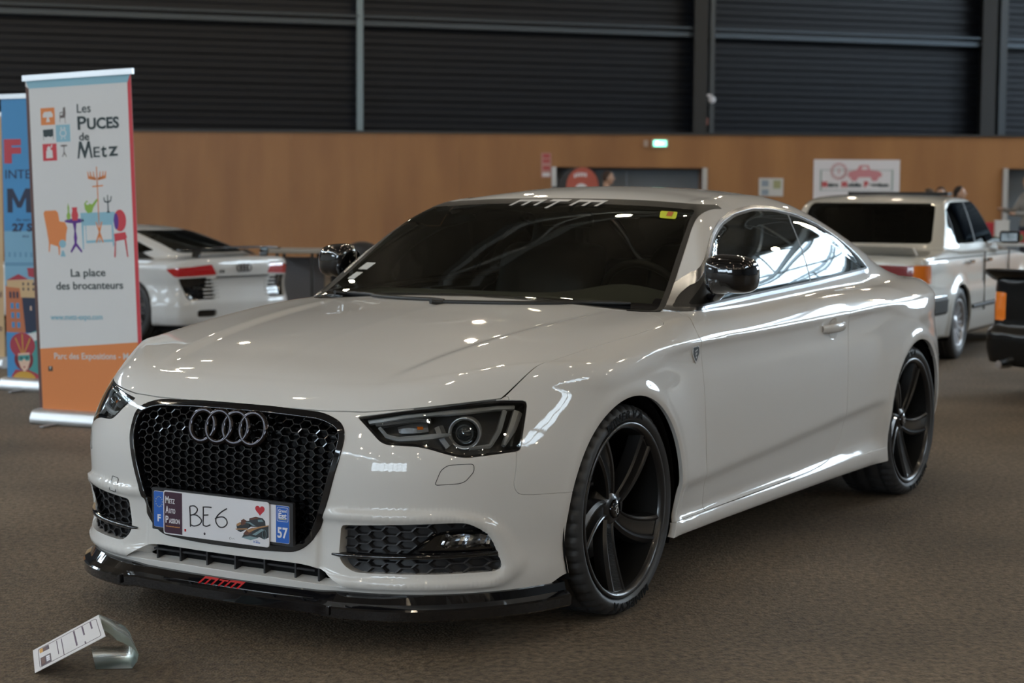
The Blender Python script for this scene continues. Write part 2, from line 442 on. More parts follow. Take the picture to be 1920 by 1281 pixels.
# ---------------------------------------------------------------- body of the white coupe as a smooth implicit solid
A_PLAN = Plan([(.878,0),(.876,.12),(.868,.26),(.852,.40),(.822,.52),(.775,.62),(.715,.70),(.63,.775),(.53,.835),(.42,.875),(.28,.902),(.1,.918),(-.1,.922),(-.35,.915),(-.7,.908),(-1.3,.906),(-1.9,.908),(-2.3,.916),(-2.6,.926),(-2.85,.924),(-3.05,.905),(-3.2,.872),(-3.36,.82),(-3.52,.73),(-3.65,.58),(-3.72,.38),(-3.75,.15),(-3.755,0)])
A_ZC = Tab([(1.1,.50),(.95,.60),(.86,.655),(.80,.70),(.74,.745),(.65,.79),(.5,.833),(.3,.872),(.05,.908),(-.2,.935),(-.5,.957),(-.9,.97),(-2.4,1.0),(-3.0,1.0),(-3.3,.985),(-3.55,.965),(-3.68,.965),(-3.8,.95)], .03)
A_DROP = Tab([(0,0),(.2,.004),(.4,.014),(.55,.026),(.68,.036),(.76,.044),(.82,.058),(.87,.082),(.92,.12),(1.0,.22)], .02)
A_OF = Tab([(.05,.06),(.12,.035),(.18,.012),(.22,.006),(.3,.010),(.40,.004),(.50,.0),(.56,.006),(.62,.026),(.68,.055),(.74,.098),(.80,.16),(.90,.30),(1.0,.5)], .012)
A_OS = Tab([(.05,.09),(.14,.055),(.185,.022),(.20,.011),(.225,.009),(.245,.018),(.26,.026),(.30,.021),(.345,.014),(.366,.0055),(.378,.003),(.5,.003),(.6,.004),(.7,.008),(.78,.0125),(.815,.0125),(.832,.008),(.838,.007),(.847,.0115),(.87,.025),(.91,.046),(.96,.078),(1.0,.12),(1.1,.26)], .004)
A_OS2 = Tab([(.05,.03),(.14,.016),(.185,.010),(.225,.008),(.26,.009),(.30,.009),(.34,.007),(.40,.004),(.5,.003),(.6,.004),(.7,.008),(.78,.0125),(.815,.0125),(.832,.008),(.838,.007),(.847,.0115),(.87,.025),(.91,.046),(.96,.078),(1.0,.12),(1.1,.26)], .004)
A_OR = Tab([(.1,.20),(.2,.10),(.3,.05),(.45,.01),(.55,.0),(.65,.01),(.75,.03),(.85,.05),(.95,.075),(1.1,.13)], .02)
A_LIFT = Tab([(-.9,-.004),(-.5,-.008),(-.2,-.012),(.3,-.018),(-1.2,0),(-1.9,.012),(-2.4,.03),(-2.8,.04),(-3.3,.045),(-3.8,.045),(.9,-.02)], .08)
A_ROOF = Tab([(.2,.62),(-.2,.795),(-.49,.94),(-.70,1.062),(-.90,1.176),(-1.06,1.262),(-1.18,1.312),(-1.34,1.343),(-1.6,1.360),(-1.85,1.358),(-2.1,1.338),(-2.35,1.295),(-2.6,1.236),(-2.85,1.160),(-3.1,1.072),(-3.35,.972),(-3.6,.85)], .035)
A_RDROP = Tab([(0,0),(.2,.004),(.4,.02),(.52,.038),(.6,.056),(.7,.09),(.8,.14),(1.0,.25)], .03)
A_YG0 = Tab([(.2,.80),(-.5,.815),(-.9,.818),(-1.4,.815),(-1.9,.806),(-2.3,.795),(-2.7,.765),(-3.0,.725),(-3.3,.67),(-3.7,.57)], .06)   # half width of the cabin at z = .95
A_YS = Tab([(.7,-.06),(.85,-.03),(.95,0),(1.05,.05),(1.15,.112),(1.25,.185),(1.35,.275),(1.5,.44)], .03)
FRAME = rounded([(.30,.408),(.72,.412),(.795,.375),(.835,.235),(.80,.186),(.42,.183),(.30,.20)], [.01,.05,.05,.04,.03,.03,.01])
def audi_lower(x, a, z):
    d = A_PLAN(x, a)
    wf = sstep(x, .15, .62)*1.0; wr = sstep(-x, 3.0, 3.5)
    lift = A_LIFT(x)
    of = A_OF(z); orr = A_OR(z)
    # side profile fades to the plain front profile round the corner
    dr = sstep(-x, .30, .40)*sstep(x, -2.40, -2.25)
    zq = z-np.where(z > .6, lift, lift*np.clip((z-.25)/.35, 0, 1))
    os_ = A_OS(zq-np.clip(-x-.5, 0, 2.2)*.047*gau(z-.42, .10))*dr+A_OS2(zq)*(1-dr)
    o = os_*(1-wf)*(1-wr)+of*wf+orr*wr
    # wheel arch flares
    r1 = np.hypot(x-.01, z-.335); r2 = np.hypot(x+2.751, z-.335)
    fl = .010*gau(r1-.375, .022)+.010*gau(r2-.375, .022)+.008*gau(r1-.42, .06)+.010*gau(r2-.43, .08)
    fl = fl*sstep(z, .2, .42)
    # raised frame round the front intakes, and the ledge running above it
    s = o-fl
    m = (x > .42) & (a > .25) & (z > .12) & (z < .48)
    if m.any():
        q = poly_sdf(np.stack([a[m], z[m]], 1), FRAME)
        s[m] = s[m]-.014*(1-sstep(q, -.005, .005))*sstep(a[m], .33, .42)+.010*(1-sstep(q, -.034, -.022))
    side = d+s
    # hood crest: two raised lines running from the grille corners to the pillars
    zt = A_ZC(x)-A_DROP(a)+.012*gau(x+.45, .3)*sstep(a, .6, .85)
    hc = .435+(.80-x)*.13
    zt = zt-.011*(1-sstep(a, hc-.045, hc+.012))*sstep(x, -.55, -.15)*(1-sstep(x, .5, .74))
    top = (z-zt)*.93
    rr = .030+.05*sstep(-x, 2.3, 2.9)
    f = smax(side, top, rr+.02)
    return smax(f, .12-z, .02)
def audi_green(x, a, z):
    k = .27-.14*sstep(z, .95, 1.3)
    xs = x+(k*a*a)*sstep(x, -1.9, -1.3)-(.28*a*a)*sstep(-x, 1.9, 2.5)
    zr = A_ROOF(xs)
    sl = 1/np.sqrt(1+((A_ROOF(xs+.02)-A_ROOF(xs-.02))/.04)**2)
    mid = sstep(x, -2.0, -1.5)
    t1 = (z-zr+A_RDROP(a)*(sstep(-x, 1.05, 1.45)))*sl
    t2 = (a-(A_YG0(x)-A_YS(z)))*.88
    return smax(t1, t2, .07-.035*sstep(x, -1.2, -.8)+.03*sstep(-x, 2.0, 2.6))
def audi(x, y, z):
    a = np.sqrt(y*y+1e-8)
    L = audi_lower(x, a, z); G = audi_green(x, a, z)
    rb = .02+.10*sstep(-x, 2.3, 2.9)
    f = smin(L, smax(G, .8-z, .01), rb)
    c1 = np.hypot(x-.01, z-.335)-.362; c2 = np.hypot(x+2.751, z-.335)-.362
    c = np.minimum(c1, c2); c = np.maximum(c, .50-a)
    return f
def wheel_cut(V):
    a = abs(V[:, 1])
    c = np.minimum(np.hypot(V[:, 0]-.01, V[:, 2]-.335), np.hypot(V[:, 0]+2.751, V[:, 2]-.335))-.362
    return c
# ================================================================ the white coupe
PAINT = mat('white_paint', (.57, .555, .53), rough=.5, coat=.85, spec=.2)
BLKG = mat('gloss_black', (.004, .004, .005), rough=.06, coat=.6, spec=.6)
BLKP = mat('black_plastic', (.018, .018, .02), rough=.42, spec=.45)
BLKM = mat('matt_black', (.008, .008, .008), rough=.9, spec=.1)
RUB = mat('seal_rubber', (.012, .012, .012), rough=.5)
CHR = mat('chrome', (.8, .8, .82), rough=.08, metal=1)
ALU = mat('satin_trim', (.42, .44, .47), rough=.25, metal=1)
GLS = glass('tinted_glass', (.60, .63, .60))
GLSD = glass('dark_tinted_glass', (.05, .06, .06))
LENS = glass('lamp_lens', (.93, .95, .95), ior=1.45)
P_, Q_ = surface_nets(audi, (-3.85, 0, .08), (.95, 1.0, 1.42), .0088)
T_ = np.vstack([Q_[:, [0, 1, 2]], Q_[:, [0, 2, 3]]]); P_ = project(audi, P_); N_ = normals(audi, P_, T_)
body = Piece(P_, N_, T_)
body = body.clip(-wheel_cut(body.V))
body = body.clip((.163+.030*sstep(-body.V[:, 0], -.45, -.35))-body.V[:, 2])
car = empty('coupe', (0, 0, 0), 0, 'large glossy white two-door coupe with black grille and black five-spoke wheels', 'car')
A_ = lambda V: abs(V[:, 1])
def yz(V): return V[:, 1:3]
def ayz(V): return np.stack([abs(V[:, 1]), V[:, 2]], 1)
def xz(V): return np.stack([V[:, 0], V[:, 2]], 1)
def sides(p):
    L = p.V[:, 1] > 0; return p.faces(L)[0], p.faces(~L)[0]

# ---- windscreen
WS = rounded([(-.80, .90), (.728, .90), (.606, 1.287), (.33, 1.304), (0, 1.309), (-.33, 1.304), (-.635, 1.285)], [.02, .02, .03, .1, .1, .1, .03])
f_ws = lambda V: np.maximum(np.maximum(poly_sdf(yz(V), WS), -1.32-V[:, 0]), V[:, 0]+.475+.10*V[:, 1]**2)
ws, body = body.split(f_ws, .0)
ring, ws = ws.split(lambda V: -(f_ws(V)+.020), 0)
piece_obj('windscreen_seal', offset(ring, .001), RUB, car)
frit, wsc = ws.split(lambda V: -np.minimum(f_ws(V)+.045, -(V[:, 2]-.962)), 0)
wso = piece_obj('windscreen', wsc, GLS, car); FR = mat('black_glass_border', (.003, .003, .004), rough=.03, spec=.6)
piece_obj('black_border', frit, FR, wso)
# ---- side glass
DLO = rounded([(-.585, .921), (-.69, .985), (-.80, 1.046), (-.93, 1.118), (-1.05, 1.180), (-1.20, 1.230), (-1.38, 1.264), (-1.60, 1.284), (-1.80, 1.282), (-2.02, 1.258), (-2.20, 1.215), (-2.36, 1.150), (-2.48, 1.080), (-2.55, 1.012), (-2.535, .998), (-2.2, .985), (-1.8, .967), (-1.3, .950), (-.9, .934)], [.01]+[.05]*12+[.02, .02, .1, .1, .1, .1])
f_dlo = lambda V: np.where(abs(V[:, 1]) > .5, poly_sdf(xz(V), DLO), .08)
dlo, body = body.split(f_dlo, .0)
trim, dlo = dlo.split(lambda V: -(f_dlo(V)+.011), 0)
for s, p in zip('LR', sides(trim)): piece_obj('window_trim', offset(p, .003).skirt(.006), ALU, car)
seal, dlo = dlo.split(lambda V: -(f_dlo(V)+.020), 0)
for p in sides(seal): piece_obj('window_seal', p, RUB, car)
pill = lambda V: V[:, 0]+1.765+(V[:, 2]-.967)*.62
f_mt = lambda V: -(V[:, 0]+.86-(V[:, 2]-.94)*.35)       # black mirror triangle at the front corner
tri, dlo = dlo.split(f_mt, 0)
for p in sides(tri): piece_obj('mirror_triangle', p, mat('soft_black', (.008, .008, .008), rough=.6, spec=.15), car)
div, rest = dlo.split(lambda V: abs(pill(V))-.007, 0)
for p in sides(div): piece_obj('window_divider', p, RUB, car)
fr_, bk_ = rest.split(lambda V: -pill(V), 0)
SG = [(fr_, 'side_window'), (bk_, 'rear_side_window')]
door_glass = []
for p, n in SG:
    for q in sides(p): door_glass.append(piece_obj(n, q, GLSD if n != 'side_window' else GLSD, car))
# ---- rear window
RW = rounded([(-.60, .5), (.60, .5), (.60, 1.02), (.47, 1.245), (.2, 1.262), (-.2, 1.262), (-.47, 1.245), (-.60, 1.02)], .05)
f_rw = lambda V: np.maximum(np.maximum(poly_sdf(yz(V), RW), V[:, 0]+2.35), -3.13-V[:, 0])
rw, body = body.split(f_rw, .001); piece_obj('rear_window', rw, GLSD, car)
# ---- headlamps
HLP = np.array([(-.256, .676), (-.126, .698), (.02, .712), (.141, .722), (.244, .716), (.205, .578), (.03, .566), (-.02, .578), (-.09, .600), (-.196, .604)])
HLP = rounded(HLP, [.006, .05, .05, .05, .018, .01, .03, .04, .05, .02])
def uz(V): return np.stack([(abs(V[:, 1])-V[:, 0])*.7071, V[:, 2]], 1)
f_hl = lambda V: np.where((V[:, 0] > .3) & (abs(V[:, 1]) > .3), poly_sdf(uz(V), HLP), .08)
hl, body = body.split(f_hl, .0015)
# ---- grille opening, slot, side intakes
GR = [(0, .688), (.15, .687), (.325, .680), (.402, .650), (.405, .575), (.366, .434), (.318, .318), (.262, .276), (.13, .269), (0, .268)]
GR = np.array(GR+[(-y, z) for y, z in GR[::-1][1:-1]])
GR = rounded(GR, [.1, .05, .05, .04, .05, .1, .04, .05, .05, .1, .05, .05, .04, .1, .05, .04, .05, .05])
f_gr = lambda V: np.where(V[:, 0] > .6, poly_sdf(yz(V), GR), .08)
gr, body = body.split(f_gr, .0)
SL = rounded([(-.43, .182), (-.33, .236), (-.27, .243), (.27, .243), (.33, .236), (.43, .182), (.2, .190), (-.2, .190)], [.005, .03, .03, .03, .03, .005, .05, .05])
f_sl = lambda V: np.where(V[:, 0] > .6, poly_sdf(yz(V), SL), .08)
sl, body = body.split(f_sl, .0)
FG = rounded([(.408, .368), (.60, .378), (.742, .383), (.775, .340), (.797, .245), (.785, .232), (.44, .231), (.395, .268)], [.012, .2, .03, .03, .012, .01, .03, .03])
f_fg = lambda V: np.where(V[:, 0] > .4, poly_sdf(ayz(V), FG), .08)
fg, body = body.split(f_fg, .0)
# ---- panels
def hood_edge(a): return np.interp(a, [0, .325, .38, .44, .56, .74, .9], [.688, .687, .689, .690, .702, .724, .74])
SHX = [.62, .54, .40, .25, .1, -.1, -.25, -.33, -.38, -.40, -.48]; SHY = [.70, .742, .783, .797, .806, .822, .834, .836, .815, .79, .66]
shut = Tab([(-.55, .60), (-.48, .70), (-.42, .79), (-.39, .822), (-.36, .838), (-.31, .842), (-.2, .838), (0, .822), (.2, .803), (.35, .785), (.45, .767), (.54, .742), (.64, .70), (.9, .6)], .008)
f_hood = lambda V: np.maximum(np.maximum((hood_edge(A_(V))-V[:, 2])*.8, np.maximum(A_(V)-shut(V[:, 0]), -(V[:, 0]+.455+.11*A_(V)**2))), .4-V[:, 2])
hood, body = body.split(f_hood, .0018)
DOOR = rounded([(-.595, .925), (-.575, .915), (-.530, .885), (-.512, .845), (-.535, .77), (-.552, .62), (-.560, .45), (-.590, .243), (-1.2, .248), (-1.62, .256), (-1.80, .275), (-1.895, .33), (-1.915, .42), (-1.92, .6), (-1.935, .80), (-1.96, .99), (-1.3, 1.1), (-.9, 1.1)], [.004, .01, .03, .05, .1, .1, .1, .012, .1, .2, .12, .12, .1, .1, .1, .01, .1, .1])
f_door = lambda V: np.where((abs(V[:, 1]) > .6), poly_sdf(xz(V), DOOR), .08)
door, body = body.split(lambda V: np.maximum(f_door(V), V[:, 2]-1.0), .0018)
SEAM = [(.60, .2), (.56, .30)]
BUMP = rounded([(1.2, 0), (1.2, .73), (.50, .73), (.543, .572), (.560, .478), (.545, .452), (.50, .447), (.30, .438), (.30, 0)], [0, 0, 0, .02, .02, .02, .02, 0, 0])
f_bump = lambda V: poly_sdf_wide(xz(V), BUMP)
def poly_sdf_wide(q, poly):
    d = poly_sdf(q, poly); far = d >= .0799; return d
def f_bump(V):
    d = poly_sdf(xz(V), BUMP); X = V[:, 0]; Z = V[:, 2]
    inside = (X > .64) & (Z < .75) | (X > .45) & (Z < .36)
    return np.where(inside, -np.maximum(abs(d), .05), np.where(X < .25, .08, d))
bump, body = body.split(f_bump, .0015)
# fender: ahead of the door, above the sill line
FEN = rounded([(.9, .2), (.9, 1.2), (-.475, 1.2), (-.475, .925), (-.58, .925), (-.58, .915), (-.530, .885), (-.512, .845), (-.535, .77), (-.552, .62), (-.560, .45), (-.590, .243), (-.30, .243), (-.2, .2)], .004)
def f_fen(V):
    X = V[:, 0]; Z = V[:, 2]; d = poly_sdf(xz(V), FEN); ins = (X > -.45) & (Z > .26)
    return np.where(ins & (X < .85), -np.maximum(abs(d), .03), d)
fen, body = body.split(lambda V: np.where(abs(V[:, 1]) > .5, f_fen(V), .08), .0015)
skirt_, body = body.split(lambda V: np.maximum(np.maximum(V[:, 2]-(.243+.012*sstep(-V[:, 0], .6, 2.2)), abs(V[:, 0]+1.38)-1.15), .6-abs(V[:, 1])), .001)
BOOT = rounded([(-.60, .80), (.60, .80), (.52, 1.2), (-.52, 1.2)], .05)
boot, body = body.split(lambda V: np.maximum(np.maximum(A_(V)-.60, V[:, 0]+3.14), np.maximum(.72-V[:, 2], -3.78-V[:, 0])), .0018)
rbump, body = body.split(lambda V: np.maximum(V[:, 2]-.60, V[:, 0]+2.95), .0015)
tl, body = body.split(lambda V: np.maximum(np.maximum(abs(V[:, 2]-.76)-.085, V[:, 0]+3.42), .45-abs(V[:, 1])), .001)

shell = piece_obj('body_shell', body.skirt(.016), PAINT, car)
piece_obj('bonnet', hood.skirt(.014), PAINT, car)
bumper = piece_obj('front_bumper', bump.skirt(.045), PAINT, car)
piece_obj('boot_lid', boot.skirt(.012), PAINT, car); piece_obj('rear_bumper', rbump.skirt(.012), PAINT, car)
RED = mat('tail_lamp_red', (.25, .005, .008), rough=.1, coat=1)
for p in sides(tl): piece_obj('tail_lamp', p, RED, car)
for p in sides(skirt_): piece_obj('side_skirt', p.skirt(.02), PAINT, car)
for p in sides(fen): piece_obj('front_wing', p.skirt(.014), PAINT, car)
doors = [piece_obj('door', p.skirt(.014), PAINT, car) for p in sides(door)]
# matt black shell added under the panels to deepen the shade in their gaps
inner = merge(body, hood, bump, fen, door, skirt_, boot, rbump)
inner = offset(inner, -.019); inner = inner.clip(inner.V[:, 2]-1.0-0*inner.V[:, 0])
piece_obj('gap_dark_shell', inner, BLKM, car)

# ---- surface look-ups
def skin_x(y, z):
    y = np.atleast_1d(np.asarray(y, float)); z = np.atleast_1d(np.asarray(z, float)); lo = np.full(y.shape, .1); hi = np.full(y.shape, 1.0)
    for _ in range(26):
        m = (lo+hi)/2; i = audi(m, y, z) < 0; lo = np.where(i, m, lo); hi = np.where(i, hi, m)
    return (lo+hi)/2
def skin_y(x, z):
    x = np.atleast_1d(np.asarray(x, float)); z = np.atleast_1d(np.asarray(z, float)); lo = np.full(x.shape, .0); hi = np.full(x.shape, 1.05)
    for _ in range(26):
        m = (lo+hi)/2; i = audi_noarch(x, m, z) < 0; lo = np.where(i, m, lo); hi = np.where(i, hi, m)
    return (lo+hi)/2
def audi_noarch(x, y, z): return audi(x, y, z)
def nrm(P):
    g = grad(audi, np.atleast_2d(P).astype(float), .004); return g/np.linalg.norm(g, axis=1)[:, None]

# ---- grille: gloss frame, honeycomb, rings
band, gin = gr.split(lambda V: -(f_gr(V)+.015), 0)
grille = piece_obj('grille_frame', merge(offset(band, .004).skirt(.03, .003)), BLKG, car)
def honeycomb(inside, colp, rowp, depth, th, xo, y0, y1, z0, z1, back=None, relief=False):
    """hexagonal lattice of thin walls following the nose; inside(y, z) -> sdf"""
    mb = MB(); E = set(); w = colp*2/3; hh = rowp/2
    def key(p): return (round(p[0], 4), round(p[1], 4))
    nc = int((y1-y0)/colp)+2; nr = int((z1-z0)/rowp)+2; edges = {}
    for i in range(nc):
        for j in range(nr):
            cy = y0+i*colp; cz = z0+j*rowp+(hh if i % 2 else 0)
            c = [(cy+w, cz), (cy+w/2, cz+hh), (cy-w/2, cz+hh), (cy-w, cz), (cy-w/2, cz-hh), (cy+w/2, cz-hh)]
            for k in range(6):
                a, b = key(c[k]), key(c[(k+1) % 6]); edges[(a, b) if a < b else (b, a)] = 1
    ed = np.array([[*a, *b] for a, b in edges]); mid = (ed[:, :2]+ed[:, 2:])/2
    ed = ed[inside(mid) < -.002]
    xa = skin_x(np.abs(ed[:, 0]), ed[:, 1])-xo; xb = skin_x(np.abs(ed[:, 2]), ed[:, 3])-xo
    for (ya, za, yb, zb), p, q in zip(ed, xa, xb):
        d = np.array([yb-ya, zb-za]); L = np.hypot(*d); n = np.array([-d[1], d[0]])/L; t1 = n*th*.5; t2 = n*th*1.1
        V = [(p, ya+t1[0], za+t1[1]), (p, ya-t1[0], za-t1[1]), (q, yb-t1[0], zb-t1[1]), (q, yb+t1[0], zb+t1[1]),
             (p-depth, ya+t2[0], za+t2[1]), (p-depth, ya-t2[0], za-t2[1]), (q-depth, yb-t2[0], zb-t2[1]), (q-depth, yb+t2[0], zb+t2[1])]
        mb.add(V, [(0, 1, 2, 3), (4, 7, 6, 5), (0, 3, 7, 4), (1, 5, 6, 2)])
    return mb
hg = honeycomb(lambda q: poly_sdf(q, GR)+.016, .0310, .0232, .020, .0030, .013, -.42, .42, .25, .70)
piece_m = hg.build('honeycomb', BLKG, grille)
bk = offset(gin, -.075); piece_obj('radiator', bk, mat('radiator_dark', (.012, .013, .015), rough=.6), grille)
mb = MB()   # crossbars seen through the mesh
for z in (.33, .40, .47, .54, .61): 
    yy = np.linspace(-.36, .36, 13); xx = skin_x(abs(yy), np.full(13, z))-.055; mb.tube([(x, y, z) for x, y in zip(xx, yy)], .010, 6)
mb.build('cooling_slats', BLKP, grille)
DCHR = mat('dark_chrome', (.05, .046, .05), rough=.10, metal=1)
rings = []
for k in range(4):
    cy = -.0965+k*.0643; cz = .621+.001*k; x = float(skin_x(abs(cy), cz)[0])+.006
    n = nrm([(x, cy, cz)])[0]; mb = MB(); pts = []
    M = frame_m((float(skin_x(0, .62)[0])+.002-.10*abs(cy)**2, cy, cz), (0, 1, 0), (-.22, 0, 1))
    prof = [(.0465+.0095*math.cos(t), .008*math.sin(t)+(.001 if k % 2 else 0)) for t in np.linspace(0, 2*math.pi, 13)]
    mb.lathe([(r, h) for r, h in prof], 56, M=M)
    o = mb.build('ring_emblem', DCHR, grille)
mb = MB(); hgp = [(.10*math.cos(0), 0)]
# lower slot behind the lip: dark floor with fins
bk = offset(sl, -.05); so = piece_obj('lower_slot', bk, BLKM, car)
mb = MB()
for y in (-.30, -.20, -.09, .02, .13, .24, .32):
    mb.box((float(skin_x(abs(y), .215)[0])-.035, y, .213), (.03, .006, .05))
mb.box((.83, 0, .222), (.02, .62, .006)); mb.build('slot_fins', BLKP, so)

# ---- side intakes and fog lamps
for sd in (1, -1):
    part = fg.faces(fg.V[:, 1]*sd > 0)[0]
    fl = piece_obj('intake_panel', merge(offset(part, -.038), wall(part, .004, .04)), BLKP, car)
    if True:
        ff = lambda q, sd=sd: np.maximum(poly_sdf(np.stack([q[:, 0]*sd, q[:, 1]], 1), FG)+.004, -poly_sdf(np.stack([q[:, 0]*sd, q[:, 1]], 1), FBOX)+.002)
        FBOX = np.array([(.605, .288), (.655, .350), (.69, .364), (.79, .358), (.81, .288)])
        y0, y1 = (.38, .82) if sd > 0 else (-.82, -.38)
        honeycomb(ff, .040, .0265, .012, .004, .022, y0, y1, .22, .40).build('intake_honeycomb', BLKP, fl)
    # gloss blade across the intake
    yy = np.linspace(.374, .79, 16); zz = np.interp(yy, [.37, .79], [.279, .286]); xx = skin_x(yy, zz)
    mb = MB(); V = []; prof = [(-.02, -.008), (.004, -.007), (.010, 0), (.004, .006), (-.02, .007)]
    for x, y, z in zip(xx, yy, zz):
        e = 1-.55*sstep(.40-y, -.02, .03)
        V += [(x+p*e-(.0 if y < .7 else .004), y*sd, z+q*e) for p, q in prof]
    F = [(i*5+k, (i+1)*5+k, (i+1)*5+k+1, i*5+k+1) for i in range(15) for k in range(4)]
    if sd < 0: F = [f[::-1] for f in F]
    mb.add(V, F, 0, True); mb.build('intake_blade', BLKG, fl)
    # fog lamp pod: hooded box rising from the blade
    mb = MB(); yb = [.59, .625, .655, .685, .74, .775]; zb = [.290, .322, .347, .357, .357, .345]; xb = skin_x(np.array(yb), np.array(zb))
    top = [(x-.002, y, z) for x, y, z in zip(xb, yb, zb)]; top2 = [(x-.010, y, z-.007) for x, y, z in zip(xb, yb, zb)]; back = [(x-.045, y, z) for x, y, z in zip(xb, yb, zb)]
    V = [(a, b*sd, c) for a, b, c in back+top+top2]; n = 6
    F = [(i, i+1, n+i+1, n+i) for i in range(n-1)]+[(n+i, n+i+1, 2*n+i+1, 2*n+i) for i in range(n-1)]
    if sd < 0: F = [f[::-1] for f in F]
    mb.add(V, F, 0, False); fy = np.array([.59, .79, .79, .59]); fz = np.array([.29, .29, .358, .35])
    pod = mb.build('fog_lamp', BLKG, car)
    # reflector and lens
    lp = [(.655, .303), (.765, .302), (.768, .343), (.672, .345)]
    P3 = [(float(skin_x(y, z)[0])-.018, y*sd, z) for y, z in lp]
    def grid(lp, nx, ny, off):
        V = []
        for j in range(ny+1):
            for i in range(nx+1):
                u, v = i/nx, j/ny; a = np.array(lp[0])*(1-u)+np.array(lp[1])*u; b = np.array(lp[3])*(1-u)+np.array(lp[2])*u; y, z = a*(1-v)+b*v
                V.append((float(skin_x(y, z)[0])-off(u, v), y*sd, z))
        F = [(j*(nx+1)+i, j*(nx+1)+i+1, (j+1)*(nx+1)+i+1, (j+1)*(nx+1)+i) for j in range(ny) for i in range(nx)]
        return V, (F if sd > 0 else [f[::-1] for f in F])
    V, F = grid(lp, 14, 4, lambda u, v: .028+.010*math.cos(2*math.pi*u*2.5)*(1-.4*v)+.006*math.cos(v*9)); mb = MB(); mb.add(V, F, 0, False); mb.build('fog_reflector', mat('reflector', (.62, .62, .65), rough=.15, metal=1), pod)
    V, F = grid(lp, 4, 2, lambda u, v: .012); mb = MB(); mb.add(V, F, 0, True); mb.build('fog_lens', LENS, pod)
    V, F = grid([(.60, .289), (.795, .289), (.785, .355), (.655, .349)], 10, 4, lambda u, v: .040); mb = MB(); mb.add(V, F, 0, True); mb.build('fog_housing', BLKG, pod)
    # washer cover outline
    wp = rounded([(.662, .491), (.675, .534), (.690, .548), (.742, .549), (.744, .527), (.728, .500), (.715, .494)], .008)
    wx = skin_x(wp[:, 0], wp[:, 1]); nn = nrm(np.stack([wx, wp[:, 0], wp[:, 1]], 1))
    mb = MB(); mb.tube([(x+n[0]*.0002, (y+n[1]*.0002)*sd, z) for x, (y, z), n in zip(wx, wp, nn)], .0011, 5, closed=True, caps=False)
    mb.build('washer_cover_seam', RUB, bumper)

tow = rounded([(-.497, .430), (-.462, .427), (-.463, .383), (-.498, .386)], .006)
tx = skin_x(abs(tow[:, 0]), tow[:, 1]); mb = MB(); mb.tube([(x+.0010, y, z) for x, (y, z) in zip(tx, tow)], .0011, 5, closed=True, caps=False); mb.build('towing_eye_cover_seam', RUB, bumper)
